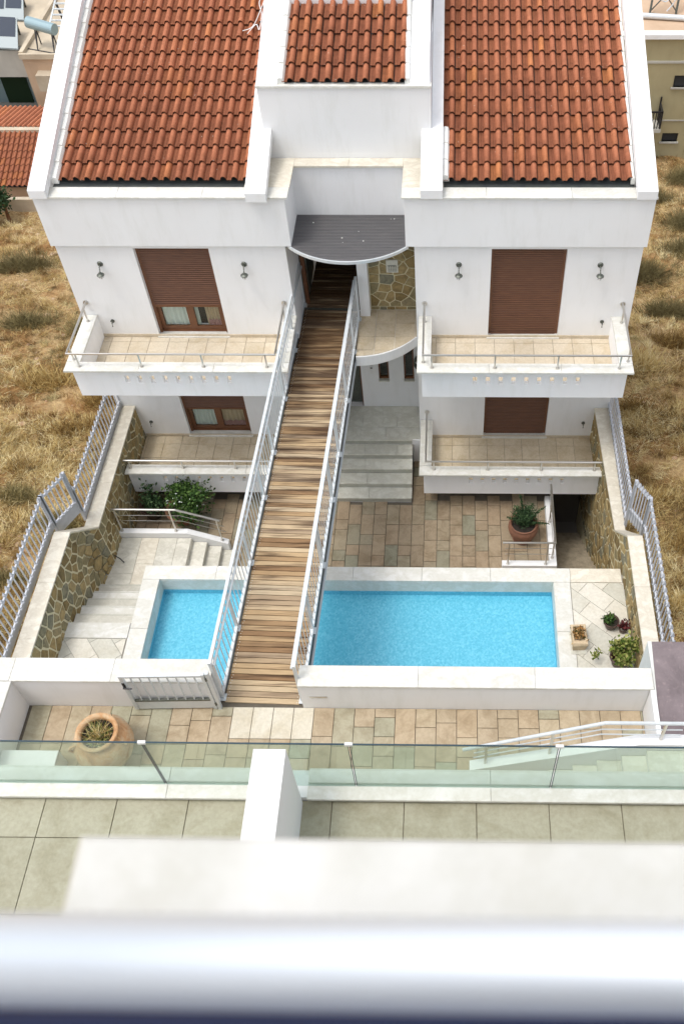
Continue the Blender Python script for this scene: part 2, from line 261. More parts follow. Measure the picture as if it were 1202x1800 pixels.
# ------------------------------------------------------------------ mesh helpers
class MB:
    def __init__(s): s.v = []; s.f = []
    def add(s, vs, fs):
        b = len(s.v); s.v += [tuple(x) for x in vs]; s.f += [tuple(b + i for i in f) for f in fs]; return s
    def box(s, x0, x1, y0, y1, z0, z1):
        return s.add([(x0,y0,z0),(x1,y0,z0),(x1,y1,z0),(x0,y1,z0),(x0,y0,z1),(x1,y0,z1),(x1,y1,z1),(x0,y1,z1)],
                     [(3,2,1,0),(4,5,6,7),(0,1,5,4),(1,2,6,5),(2,3,7,6),(3,0,4,7)])
    def cbox(s, x0, x1, y0, y1, z0, z1, c=0.006):
        # box with the four top edges chamfered
        return s.add([(x0,y0,z0),(x1,y0,z0),(x1,y1,z0),(x0,y1,z0),(x0,y0,z1-c),(x1,y0,z1-c),(x1,y1,z1-c),(x0,y1,z1-c),(x0+c,y0+c,z1),(x1-c,y0+c,z1),(x1-c,y1-c,z1),(x0+c,y1-c,z1)],
                     [(3,2,1,0),(8,9,10,11),(0,1,5,4),(1,2,6,5),(2,3,7,6),(3,0,4,7),(4,5,9,8),(5,6,10,9),(6,7,11,10),(7,4,8,11)])
    def prism(s, pts, z0, z1):
        n = len(pts); vs = [(x, y, z0) for x, y in pts] + [(x, y, z1) for x, y in pts]
        return s.add(vs, [tuple(range(n))[::-1], tuple(range(n, 2*n))] + [(i, (i+1) % n, n+(i+1) % n, n+i) for i in range(n)])
    def tube(s, pts, r, n=10, cap=True):
        pts = [Vector(p) for p in pts]; rings = []
        for i, p in enumerate(pts):
            d = ((pts[i] - pts[i-1]).normalized() if i else Vector()) + ((pts[i+1] - pts[i]).normalized() if i < len(pts)-1 else Vector())
            d.normalize(); up = Vector((0, 0, 1)) if abs(d.z) < 0.9 else Vector((0, 1, 0))
            a = d.cross(up).normalized(); b = d.cross(a).normalized()
            rr = r[i] if isinstance(r, (list, tuple)) else r
            rings.append([p + a*math.cos(2*math.pi*k/n)*rr + b*math.sin(2*math.pi*k/n)*rr for k in range(n)])
        vs = [v for q in rings for v in q]; fs = []
        for i in range(len(pts)-1):
            for k in range(n): fs.append((i*n+k, (i+1)*n+k, (i+1)*n+(k+1) % n, i*n+(k+1) % n))
        if cap: fs.append(tuple(range(n))); fs.append(tuple(range((len(pts)-1)*n, len(pts)*n))[::-1])
        return s.add(vs, fs)
    def bar(s, a, b, w, h):
        a = Vector(a); b = Vector(b); d = (b-a).normalized(); up = Vector((0, 0, 1)) if abs(d.z) < 0.95 else Vector((0, 1, 0))
        x = d.cross(up).normalized()*w/2; y = x.cross(d).normalized()*h/2
        vs = [a-x-y, a+x-y, a+x+y, a-x+y, b-x-y, b+x-y, b+x+y, b-x+y]
        return s.add(vs, [(0,1,2,3),(7,6,5,4),(0,4,5,1),(1,5,6,2),(2,6,7,3),(3,7,4,0)])
    def lathe(s, prof, n=24, c=(0, 0, 0), sx=1, sy=1):
        vs = []; fs = []
        for r, z in prof:
            for k in range(n): vs.append((c[0]+r*math.cos(2*math.pi*k/n)*sx, c[1]+r*math.sin(2*math.pi*k/n)*sy, c[2]+z))
        for i in range(len(prof)-1):
            for k in range(n): fs.append((i*n+k, i*n+(k+1) % n, (i+1)*n+(k+1) % n, (i+1)*n+k))
        return s.add(vs, fs)
    def mesh(s, name, mat, smooth=False, fix=True):
        me = bpy.data.meshes.new(name); me.from_pydata(s.v, [], s.f)
        if mat: me.materials.append(mat if not isinstance(mat, str) else M[mat])
        if fix:
            import bmesh
            bm = bmesh.new(); bm.from_mesh(me); bmesh.ops.recalc_face_normals(bm, faces=bm.faces); bm.to_mesh(me); bm.free()
        if smooth:
            for p in me.polygons: p.use_smooth = True
        me.update(); return me
    def obj(s, name, mat, parent=None, smooth=False, loc=None, kind=None, fix=True):
        return link(name, s.mesh(name, mat, smooth, fix), parent, loc, kind)
def tone_faces(o, per):
    me = o.data; n = len(me.polygons); at = me.attributes.new('tone', 'FLOAT', 'FACE'); rr_ = np.random.default_rng(n)
    at.data.foreach_set('value', np.repeat(rr_.uniform(0, 1, n//per+1), per)[:n].astype(np.float32))
def link(name, me, parent=None, loc=None, kind=None, rot=None, scale=None):
    o = bpy.data.objects.new(name, me); COL.objects.link(o)
    if parent: o.parent = parent
    if loc: o.location = loc
    if rot: o.rotation_euler = rot
    if scale: o.scale = scale
    if kind: o['kind'] = kind
    return o
def thing(name, label, cat, loc=(0, 0, 0), rotz=0, group=None, kind=None):
    o = link(name, None, None, loc, kind); o.rotation_euler.z = rotz
    o['label'] = label
    if cat: o['category'] = cat
    if group: o['group'] = group
    return o
def tag(o, label, cat=None, group=None, kind=None):
    o['label'] = label
    if cat: o['category'] = cat
    if group: o['group'] = group
    if kind: o['kind'] = kind
    return o
def copy_tree(o, parent=None):
    c = o.copy(); COL.objects.link(c); c.parent = parent
    for ch in list(o.children): copy_tree(ch, c)
    return c
_slab = {}
def slab(name, parent, x0, x1, y0, y1, ztop, h, mat, gap=0.005, c=0.005, jz=0.0, rot=None):
    """one laid piece (tile, paver, coping slab); alike sizes share a mesh"""
    w_, d_ = round(x1-x0-2*gap, 3), round(y1-y0-2*gap, 3); key = (w_, d_, round(h, 3), mat, c)
    if key not in _slab: _slab[key] = MB().cbox(-w_/2, w_/2, -d_/2, d_/2, -h, 0, c).mesh(name, mat)
    o = link(name, _slab[key], parent, ((x0+x1)/2, (y0+y1)/2, ztop + random.uniform(-jz, jz)))
    if rot: o.rotation_euler = rot
    return o
def clip(poly, nx, ny, d):
    out = []
    for i in range(len(poly)):
        a, b = poly[i], poly[(i+1) % len(poly)]; da = a[0]*nx+a[1]*ny-d; db = b[0]*nx+b[1]*ny-d
        if da <= 0: out.append(a)
        if (da < 0 < db) or (db < 0 < da):
            k = da/(da-db); out.append((a[0]+(b[0]-a[0])*k, a[1]+(b[1]-a[1])*k))
    return out
def stones(parent, s0, s1, t0, t1, size, mapf, nrm, gap=0.012, ax=1.0, proud=0.022, seed=1, limits=None, mat='stone', planes=()):
    """crazy-paved stones, every stone an object; mapf(s, t) -> point on the wall face"""
    r = random.Random(seed); pts = []
    ny = max(1, round((t1-t0)/size)); nx = max(1, round((s1-s0)/(size*ax)))
    for i in range(nx):
        for j in range(ny):
            pts.append((s0+(i+.5+r.uniform(-.42, .42)+(0.5 if j % 2 else 0)*.6-.15)*(s1-s0)/nx, t0+(j+.5+r.uniform(-.4, .4))*(t1-t0)/ny))
    nv = Vector(nrm).normalized(); k = 0
    for i, (px, py) in enumerate(pts):
        poly = [(s0, t0), (s1, t0), (s1, t1), (s0, t1)]
        for j, (qx, qy) in enumerate(pts):
            if i == j or abs(qx-px) > size*3*ax or abs(qy-py) > size*3: continue
            dx, dy = qx-px, qy-py; L = math.hypot(dx, dy)
            if L < 1e-6: continue
            dx /= L; dy /= L; poly = clip(poly, dx, dy, (px+qx)/2*dx+(py+qy)/2*dy-gap*r.uniform(.7, 1.3))
            if len(poly) < 3: break
        if len(poly) < 3: continue
        poly = clip(poly, 1, 0, s1-gap); poly = clip(poly, -1, 0, -s0-gap); poly = clip(poly, 0, 1, t1-gap); poly = clip(poly, 0, -1, -t0-gap)
        if len(poly) < 3: continue
        for pn in planes:
            if len(poly) >= 3: poly = clip(poly, *pn)
        if len(poly) < 3: continue
        if abs(sum(poly[q][0]*poly[(q+1) % len(poly)][1]-poly[(q+1) % len(poly)][0]*poly[q][1] for q in range(len(poly))))/2 < size*size*.04: continue
        cx = sum(p[0] for p in poly)/len(poly); cy = sum(p[1] for p in poly)/len(poly)
        pr = proud*r.uniform(.6, 1.4); c0 = mapf(cx, cy)
        vs = []; n = len(poly)
        for sc_, h in ((1.0, -0.01), (0.97, pr*.6), (0.84, pr)):
            for (x, y) in poly:
                jx = r.uniform(-.004, .004)
                vs.append(tuple(mapf(cx+(x-cx)*sc_+jx, cy+(y-cy)*sc_) + nv*h - c0))
        fs = [(a*n+b, a*n+(b+1) % n, (a+1)*n+(b+1) % n, (a+1)*n+b) for a in range(2) for b in range(n)] + [tuple(range(2*n, 3*n))]
        mb = MB(); mb.add(vs, fs); mb.obj('stone', mat, parent, loc=tuple(c0)); k += 1
    return k
def mesh_np(name, V, F, mat, tone=None, nper=3):
    me = bpy.data.meshes.new(name); nv = len(V); nf = len(F)
    me.vertices.add(nv); me.vertices.foreach_set('co', np.ascontiguousarray(V, dtype=np.float32).ravel())
    me.loops.add(nf*nper); me.loops.foreach_set('vertex_index', np.ascontiguousarray(F, dtype=np.int32).ravel())
    me.polygons.add(nf); me.polygons.foreach_set('loop_start', np.arange(0, nf*nper, nper, dtype=np.int32))
    me.polygons.foreach_set('loop_total', np.full(nf, nper, dtype=np.int32))
    if tone is not None:
        at = me.attributes.new('tone', 'FLOAT', 'FACE'); at.data.foreach_set('value', np.ascontiguousarray(tone, dtype=np.float32))
    me.materials.append(M[mat]); me.update(calc_edges=True); return me
def blades(base, direction, length, width, tone, name, mat):
    """thin tapered blades with one bend: base (n,3), direction (n,3) unit"""
    n = len(base); side = np.cross(direction, rng.normal(size=(n, 3))); side /= np.linalg.norm(side, axis=1)[:, None]+1e-9
    L = length[:, None]; W = width[:, None]
    mid = base + direction*L*.55; bend = direction.copy(); bend[:, 2] -= rng.uniform(.1, .7, n); tip = mid + bend*L*.45
    V = np.concatenate([base-side*W, base+side*W, mid+side*W*.7, mid-side*W*.7, tip], 0)
    i = np.arange(n); F = np.concatenate([np.stack([i, i+n, i+2*n], 1), np.stack([i, i+2*n, i+3*n], 1), np.stack([i+3*n, i+2*n, i+4*n], 1)], 0)
    return mesh_np(name, V, F, mat, np.tile(tone, 3))
def leaf_cloud(name, n, rx, ry, rz, size, mat, c=(0, 0, 0), parent=None, hollow=0.35, elong=1.8, clumps=9, seed=3):
    r = np.random.default_rng(seed)
    cc = r.normal(size=(clumps, 3)); cc /= np.linalg.norm(cc, axis=1)[:, None]; cc *= r.uniform(.35, .8, (clumps, 1))
    p = cc[r.integers(0, clumps, n)] + r.normal(size=(n, 3))*.22
    p *= np.array([rx, ry, rz]); p += np.array(c)
    d = r.normal(size=(n, 3)); d[:, 2] += .5; d /= np.linalg.norm(d, axis=1)[:, None]
    s = np.cross(d, r.normal(size=(n, 3))); s /= np.linalg.norm(s, axis=1)[:, None]
    L = size*r.uniform(.6, 1.4, (n, 1)); W = L/elong
    V = np.concatenate([p, p+d*L*.5+s*W*.5, p+d*L, p+d*L*.5-s*W*.5], 0); i = np.arange(n)
    F = np.stack([i, i+n, i+2*n, i+3*n], 1)
    return link(name, mesh_np(name, V, F, mat, r.uniform(0, 1, n), 4), parent, kind='stuff')

# ------------------------------------------------------------------ ground
def gz(x, y):
    y = np.asarray(y, float); x = np.asarray(x, float)
    b = -2.75-.28*(np.clip(y, -6, 21)+6) - .02*np.clip(y-21, 0, 200)
    return b + .10*np.sin(x*.9+y*.5) + .07*np.sin(x*2.3-y*1.7+1) + .05*np.sin(y*3.1+x*1.1)
def grid_mesh(name, xs, ys, mat, skip=None):
    X, Y = np.meshgrid(xs, ys); Z = gz(X, Y) + np.random.default_rng(5).normal(0, .018, X.shape)
    V = np.stack([X.ravel(), Y.ravel(), Z.ravel()], 1); nx, ny = len(xs), len(ys)
    i, j = np.meshgrid(np.arange(nx-1), np.arange(ny-1)); a = (j*nx+i).ravel()
    mx = (X[:-1, :-1]+X[1:, 1:]).ravel()/2; my = (Y[:-1, :-1]+Y[1:, 1:]).ravel()/2
    keep = ~((mx > -7.4) & (mx < 3.5) & (my > -15.5) & (my < 8))
    a = a[keep]; F = np.stack([a, a+1, a+nx+1, a+nx], 1); me = mesh_np(name, V, F, mat, None, 4)
    for p in me.polygons: p.use_smooth = True
    return me
xs = np.unique(np.round(np.concatenate([np.array([-260, -120, -70, -45, -34]), np.arange(-28, -7.4, .16), [-7.4], np.arange(-7.2, 3.5, .6), [3.5], np.arange(3.66, 14, .16), [16, 20, 28, 45, 80, 160, 260]]), 3))
ys = np.unique(np.round(np.concatenate([[-60, -30, -20, -15.5, -12, -10], np.arange(-9, 26, .16), [27, 30, 36, 45, 60, 90, 140, 240, 400]]), 3))
tag(link('ground', grid_mesh('ground', xs, ys, 'earth'), kind='structure'), 'dry brown hillside earth around the villa')

# dry grass lying over the slope
def strew(name, n, x0, x1, y0, y1, lo, hi, w, mat, tlo, thi, patch, flatness=.35, label=''):
    x = rng.uniform(x0, x1, n*2); y = rng.uniform(y0, y1, n*2)
    f = np.sin(x*1.7+np.sin(y*1.3)*2)+np.sin(y*1.9+x*.7)+np.sin(x*.6-y*.9+2)
    k = f + rng.normal(0, .9, n*2) > patch; x = x[k][:n]; y = y[k][:n]; m_ = len(x)
    z = gz(x, y); base = np.stack([x, y, z-.02], 1); d = rng.normal(size=(m_, 3)); d[:, 2] = np.abs(d[:, 2])*flatness+.15
    d /= np.linalg.norm(d, axis=1)[:, None]
    tone = np.clip(rng.uniform(tlo, thi, m_)**1.0+.18*np.sin(x*1.1+y*.8)+.10*np.sin(x*3.7-y*2.9), 0, 1)
    return blades(base, d, rng.uniform(lo, hi, m_), rng.uniform(.5, 1.3, m_)*w, tone, name, mat)
for (x0, x1, y0, y1, nm, k) in ((-13.5, -7.55, -7, 3, 'meadow beside the left fence', 1.0), (-21, -7.55, 3, 21, 'slope behind the left corner of the villa', .9), (3.75, 7.5, -7.5, 3, 'meadow beside the right fence', .7), (3.7, 12.5, 3, 24, 'slope behind the right corner of the villa', 1.1)):
    nb = int(62000*k)
    o = link('dry_grass', strew('dry_grass', nb, x0, x1, y0, y1, .14, .42, .0045, 'straw', .0, 1, -.75)); tag(o, 'straw coloured dry grass on the ' + nm, 'grass', kind='stuff')
    o = link('low_scrub', strew('low_scrub', int(38000*k), x0, x1, y0, y1, .06, .22, .005, 'olive', 0, 1, .3, .8)); tag(o, 'low olive brown scrub on the ' + nm, 'scrub', kind='stuff')
# stones on the slope
def rocks(n, x0, x1, y0, y1, lo, hi, label, cl=None):
    mb_v = []; mb_f = []; r = random.Random(n)
    ico = [(0,0,1),(.9,0,.3),(.28,.85,.3),(-.72,.53,.3),(-.72,-.53,.3),(.28,-.85,.3),(.6,.5,-.4),(-.3,.8,-.4),(-.9,0,-.4),(-.3,-.8,-.4),(.6,-.5,-.4)]
    fc = [(0,1,2),(0,2,3),(0,3,4),(0,4,5),(0,5,1),(1,6,2),(2,7,3),(3,8,4),(4,9,5),(5,10,1),(2,6,7),(3,7,8),(4,8,9),(5,9,10),(1,10,6)]
    mb = MB()
    for _ in range(n):
        if cl: cx, cy, sd_ = r.choice(cl); x = r.gauss(cx, sd_); y = r.gauss(cy, sd_*1.3)
        else: x = r.uniform(x0, x1); y = r.uniform(y0, y1)
        if -7.55 < x < 3.8: continue
        s_ = r.uniform(lo, hi)*(1 if r.random() < .9 else 2); z = float(gz(x, y)); a = r.uniform(0, 6.28); q = r.uniform(.6, 1.3)
        mb.add([(x+(vx*math.cos(a)-vy*math.sin(a))*s_*q*r.uniform(.8, 1.2), y+(vx*math.sin(a)+vy*math.cos(a))*s_*r.uniform(.8, 1.2), z+vz*s_*.6) for vx, vy, vz in ico], fc)
    tag(mb.obj('field_stones', 'rock', fix=False), label, 'stones', kind='stuff')
rocks(700, -14, -7.6, -7, 4, .02, .055, 'small pale field stones among the grass left of the fence', [(-9.4, -1.9, .5), (-8.6, -.9, .4), (-10.5, -3, .7), (-8.6, 1.5, .6), (-11.5, .5, 1.2), (-9, -3.2, .4)])
rocks(350, 3.8, 9, -7, 12, .02, .05, 'small pale field stones among the grass right of the fence')
rocks(300, -20, -7.6, 4, 18, .03, .09, 'loose field stones on the slope below the left houses')
# bushes and dry tufts that can be told apart
def tuft(x, y, r_, n, mat, label, tl=0, th=1, h=1.0, spread=.9, cat='grass tuft', name='dry_tuft', group='dry tufts on the slope', w=.006):
    z = float(gz(x, y)); rr = rng
    base = np.stack([rr.normal(0, r_*.42, n)+rr.choice([-.35, 0, .3], n)*r_, rr.normal(0, r_*.2, n)+rr.choice([-.25, 0, .1], n)*r_, np.zeros(n)-.03], 1)
    d = np.stack([rr.normal(0, spread, n), rr.normal(0, spread, n), np.ones(n)*h+rr.uniform(0, .5, n)], 1); d /= np.linalg.norm(d, axis=1)[:, None]
    me = blades(base, d, rr.uniform(.5, 1.1, n)*r_, rr.uniform(.6, 1.3, n)*w, np.clip(rr.uniform(tl, th, n), 0, 1), name, mat)
    tag(link(name, me, None, (x, y, z)), label, cat, group)

# scattered dry clumps, too many to count
def clumps(n, x0, x1, y0, y1, label, hmin=.16, hmax=.42, mat='straw'):
    X = rng.uniform(x0, x1, n); Y = rng.uniform(y0, y1, n); per = 46; N = n*per
    cx = np.repeat(X, per)+rng.normal(0, .07, N); cy = np.repeat(Y, per)+rng.normal(0, .07, N)
    lean = np.repeat(rng.normal(0, .5, (n, 2)), per, 0)
    base = np.stack([cx, cy, gz(cx, cy)-.03], 1); d = np.stack([rng.normal(0, .55, N)+lean[:, 0], rng.normal(0, .55, N)+lean[:, 1], rng.uniform(.6, 1.3, N)], 1); d /= np.linalg.norm(d, axis=1)[:, None]
    tn = np.clip(np.repeat(rng.uniform(-.1, 1.0, n), per)+rng.normal(0, .12, N), 0, 1)
    tag(link('grass_clumps', blades(base, d, np.repeat(rng.uniform(hmin, hmax, n), per)*rng.uniform(.6, 1.1, N), rng.uniform(.6, 1.3, N)*.005, tn, 'grass_clumps', mat)), label, 'grass', kind='stuff')
clumps(260, -13, -7.6, 3.6, 11, 'grey green scrub clumps on the slope just behind the left roof corner', .14, .34, 'olive')
clumps(160, 3.9, 10, 7, 16, 'grey green scrub clumps on the slope behind the right roof corner', .14, .34, 'olive')
clumps(850, -13.2, -7.6, -7, 3, 'small dry clumps standing all over the meadow by the left fence')
clumps(900, -20, -7.6, 3, 18, 'small dry clumps standing over the slope behind the left wing', .2, .5)
clumps(420, 3.85, 7.2, -7, 3, 'small dry clumps standing all over the meadow by the right fence')
clumps(500, 3.8, 11, 3, 20, 'small dry clumps standing over the slope behind the right wing', .2, .5)
for (x, y, r_, n, m_, lab, lo, hi) in [
    (-8.35, -.3, .42, 900, 'straw', 'pale bushy grass tuft touching the corner of the upper left balcony', .35, 1),
    (-8.9, -2.0, .5, 1300, 'olive', 'dark olive bush low on the slope below the upper left balcony', 0, .8),
    (-10.3, -.9, .5, 1100, 'olive', 'olive scrub bush near the left edge, level with the upper left balcony', .1, .9),
    (-9.0, 2.2, .45, 1000, 'straw', 'ginger grass tuft beside the left house wall below the roof corner', .1, .6),
    (-9.9, 2.0, .42, 900, 'straw', 'rust brown tuft left of the wall lamp height on the left slope', .05, .5),
    (-9.6, 3.6, .5, 1100, 'straw', 'brown tuft in the middle of the upper left slope', .1, .6),
    (-11.6, 4.6, .6, 1200, 'straw', 'wide golden tuft on the upper left slope by the picture edge', .2, .8),
    (-10.1, 5.8, .5, 900, 'olive', 'grey green bush just under the left roof corner', .1, .9),
    (-13.6, 8.5, .8, 1400, 'olive', 'dark green bush below the old tiled roof', 0, .7),
    (-11.3, 8.0, .7, 1200, 'olive', 'olive bush right below the left roof pier', .1, .8),
    (-15.5, 13, 1.0, 1800, 'olive', 'large dark green bush beside the old tiled roof', 0, .5),
    (-9.2, -4.0, .45, 1000, 'olive', 'dark shrub behind the corner of the left fence', 0, .7),
    (-10.4, -4.2, .5, 1000, 'straw', 'red brown tuft left of the left fence corner', 0, .5),
    (4.9, 3.2, .35, 900, 'straw', 'thin russet tuft right of the right roof corner', 0, .45),
    (6.6, 2.2, .45, 1000, 'olive', 'dark bush at the right edge beside the upper right balcony', 0, .5),
    (5.2, 5.6, .7, 1800, 'straw', 'large pale feathery grass clump behind the right roof pier', .55, 1),
    (7.0, 9.4, .7, 1500, 'olive', 'dark green low bush below the beige apartment block', 0, .5),
    (6.6, 12.2, .9, 1600, 'olive', 'dark bush in the hollow under the beige apartment block', 0, .45),
    (8.6, 14.2, .9, 1600, 'olive', 'second dark bush nearer the foot of the beige apartment block', 0, .5),
    (9.6, 17.5, 1.0, 1800, 'olive', 'broad dark bush against the foot of the beige apartment block', 0, .45),
    (11.2, 19.8, 1.0, 1600, 'olive', 'dark bush at the far right corner under the apartment windows', 0, .4),
    (8.6, 20.6, .9, 1400, 'olive', 'low dark bush hugging the wall base of the beige apartment block', 0, .5),
    (10.3, 22.2, .9, 1400, 'olive', 'grey bush touching the wall right of the lower apartment window', .1, .6),
    (6.9, 7.2, .6, 1200, 'straw', 'reddish brown tuft between the pale feathery clump and the dark bushes', 0, .5),
    (4.6, -1.0, .4, 1000, 'straw', 'golden grass tuft beside the top of the right fence', .25, .9),
    (5.2, -2.6, .45, 1000, 'straw', 'tawny tuft right of the right fence corner', .1, .6),
    (4.7, -4.6, .38, 900, 'straw', 'bright straw tuft leaning against the lower right fence', .4, 1)]:
    tuft(x, y, r_*(1.25 if m_ == 'straw' else 1), int(n*(.75 if m_ == 'straw' else 1.1)), m_, lab, lo, hi, spread=.62 if m_ == 'straw' else .95, w=.0085 if m_ == 'straw' else .0075)

# ------------------------------------------------------------------ the villa
FZ = 3.32                      # cornice height
house = thing('villa', 'white two-winged villa with terracotta roofs, brown shutters and stacked balconies', 'house', (0, 0, 0))
XL0, XL1, XR0, XR1 = -7.477, -3.131, -0.704, 3.583
WL = (-6.02, -4.59); WR = (0.751, 2.178)
def wing(x0, x1, wx):
    mb = MB(); y0, y1 = 0.0, 0.3; z0, z1 = -5.5, 2.262
    mb.box(x0, wx[0], y0, y1, z0, z1); mb.box(wx[1], x1, y0, y1, z0, z1)
    for a, b in ((z0, -3.0), (-.85, -.02), (2.163, z1)): mb.box(wx[0], wx[1], y0, y1, a, b)
    mb.box(x0, x0+.25, y1, 7.5, -9, z1); mb.box(x1-.25, x1, y1, 7.5, -9, z1)
    mb.obj('wall', 'plaster', house)
    fb = MB(); fb.box(x0-.045, x1+.045, -.07, .22, 2.262, FZ-.035); fb.box(x0-.045, x0+.25, .22, 7.5, 2.262, FZ-.035); fb.box(x1-.25, x1+.045, .22, 7.5, 2.262, FZ-.035)
    fb.obj('fascia', 'plaster', house)
wing(XL0, XL1, WL); wing(XR0, XR1, WR)
# cornice slabs
def coping_run(parent, x0, x1, y0, y1, zt, h, mat='marble', step=1.45, name='coping_slab', along='x'):
    a0, a1 = (x0, x1) if along == 'x' else (y0, y1); n = max(1, round((a1-a0)/step)); st = (a1-a0)/n
    for i in range(n):
        if along == 'x': slab(name, parent, a0+i*st, a0+(i+1)*st, y0, y1, zt, h, mat, .0015, .005)
        else: slab(name, parent, x0, x1, a0+i*st, a0+(i+1)*st, zt, h, mat, .0015, .005)
coping_run(house, XL0-.07, -2.935, -.105, .225, FZ, .035); coping_run(house, -.905, XR1+.07, -.105, .225, FZ, .035)
# recess between the wings with its U shaped ledge
rb = MB(); rb.box(-3.088, -3.0, -.069, .96, 2.264, FZ-.04); rb.box(-.86, -.747, -.069, .96, 2.264, FZ-.04); rb.box(-3.3, -.6, .96, 1.19, 2.2, FZ-.04)
rb.box(-3.75, -3.048, .232, 1.19, 2.3, FZ-.04); rb.box(-.797, -.15, .232, 1.19, 2.3, FZ-.04)
rb.obj('recess_wall', 'plaster', house)
coping_run(house, -3.75, -2.93, .228, 1.185, FZ, .038, 'marble_cream', 1.2); coping_run(house, -.905, -.15, .228, 1.185, FZ, .038, 'marble_cream', 1.2)
coping_run(house, -2.93, -.905, .915, 1.185, FZ, .038, 'marble_cream', .95)
# dormer
PT = math.tan(math.radians(17.6)); PA = math.radians(17.6)
dm = MB(); dm.box(-3.44, -.385, 1.19, 1.34, FZ-.04, 4.66); dm.box(-3.44, -3.3, 1.34, 6.5, 3.2, 4.66); dm.box(-.525, -.385, 1.34, 6.5, 3.2, 4.66)
dm.obj('dormer_wall', 'plaster', house)
def rake(x0, x1, y0, y1, zt0, depth, name='raking_parapet'):
    mb = MB(); zt1 = zt0+(y1-y0)*PT
    mb.add([(x0,y0,zt0-depth),(x1,y0,zt0-depth),(x1,y1,zt1-depth),(x0,y1,zt1-depth),(x0,y0,zt0),(x1,y0,zt0),(x1,y1,zt1),(x0,y1,zt1)], [(3,2,1,0),(4,5,6,7),(0,1,5,4),(1,2,6,5),(2,3,7,6),(3,0,4,7)])
    mb.obj(name, 'plaster', house)
YE = 6.6
rake(-7.53, -7.22, -.135, YE, 3.465, .16)
rake(3.27, 3.62, -.135, YE, 3.465, .16)
rake(-3.66, -3.29, -.20, 1.188, 3.455, .17); rake(-3.66, -3.445, 1.188, YE, 3.455+1.388*PT, .5)
rake(-.56, -.17, -.125, 1.188, 3.478, .17); rake(-.38, -.17, 1.188, YE, 3.478+1.313*PT, .5)
# dormer top rim
rake(-3.43, -3.07, 1.215, YE, 4.715, .22, 'dormer_parapet'); rake(-.74, -.41, 1.215, YE, 4.715, .22, 'dormer_parapet')
MB().box(-3.46, -.375, 1.165, 1.30, 4.655, 4.695).obj('dormer_sill', 'marble', house)
db = MB(); db.box(-3.07, -.74, 3.06, 3.25, 4.9, 5.62); db.box(-3.43, -.41, 3.3, 6.6, 4.5, 5.95); db.obj('dormer_back_wall', 'plaster', house)
# gutters
gt = MB()
for x0, x1 in ((-7.22, -3.66), (-.17, 3.27)): gt.box(x0, x1, .226, .52, 3.25, 3.31)
gt.box(-3.07, -.74, 1.301, 1.45, 4.60, 4.672); gt.obj('gutter', 'gutter', house)
# roof tiles ---------------------------------------------------------------
def tile_profile():
    pts = [(0.0, .010), (.012, .0), (.040, .001), (.050, .008), (.060, .001), (.088, .0)]
    for k in range(7):
        a = math.pi*(1-k/6); pts.append((.150+.054*math.cos(a), .006+.080*math.sin(a)))
    return pts
def tile_mesh(name, mat, L=.40):
    P_ = tile_profile(); n = len(P_); mb = MB()
    vs = [(x, -.012, z+.055) for x, z in P_]+[(x, L, z+.004) for x, z in P_]+[(x, -.010, z+.042) for x, z in P_]
    fs = [(i, i+1, n+i+1, n+i) for i in range(n-1)]+[(2*n+i, 2*n+i+1, i+1, i) for i in range(n-1)]
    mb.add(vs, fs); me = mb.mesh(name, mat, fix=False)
    me.materials.append(M['tile_shade'])
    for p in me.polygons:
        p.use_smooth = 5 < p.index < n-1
        if p.index < 6 or p.index >= n-1: p.material_index = 1  # shade painted on the channels and front edges
    return me
TM = tile_mesh('roof_tile', 'tile'); ROW = .357
def roof(x0, ncol, y0, z0, rows, solo, xw=.2105):
    x1 = x0+ncol*xw
    base = MB(); yb = y0+rows*ROW+.1
    base.add([(x0, y0+.02, z0-.03), (x1, y0+.02, z0-.03), (x1, yb, z0-.03+(yb-y0)*PT), (x0, yb, z0-.03+(yb-y0)*PT)], [(0, 1, 2, 3)])
    rf = base.obj('roof', 'gutter', house)
    nm = 0; stuff = MB(); P_ = tile_profile(); n = len(P_)
    for j in range(rows):
        for i in range(ncol):
            x = x0+i*xw+random.uniform(-.004, .004); y = y0+j*ROW+random.uniform(-.006, .006); z = z0+(y-y0)*PT
            if j < solo:
                link('roof_tile', TM, rf, (x, y, z), rot=(PA, random.uniform(-.012, .012), random.uniform(-.014, .014)))
            else:
                c, s_ = math.cos(PA), math.sin(PA)
                def tr(px, py, pz): return (x+px, y+py*c-pz*s_, z+py*s_+pz*c)
                stuff.add([tr(a, -.012, b+.055) for a, b in P_]+[tr(a, .40, b+.004) for a, b in P_]+[tr(a, -.010, b+.042) for a, b in P_],
                          [(k, k+1, n+k+1, n+k) for k in range(n-1)]+[(2*n+k, 2*n+k+1, k+1, k) for k in range(n-1)])
    if stuff.v:
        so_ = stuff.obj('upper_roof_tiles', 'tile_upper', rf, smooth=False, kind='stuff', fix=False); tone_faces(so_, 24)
        so_.data.materials.append(M['tile_shade'])
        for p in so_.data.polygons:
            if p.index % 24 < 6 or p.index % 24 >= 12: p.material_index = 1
roof(-7.13, 17, .325, 3.365, 16, 7, .2045); roof(-.165, 16, .325, 3.365, 16, 7, .2125); roof(-2.995, 10, 1.27, 4.69, 5, 5, .219)
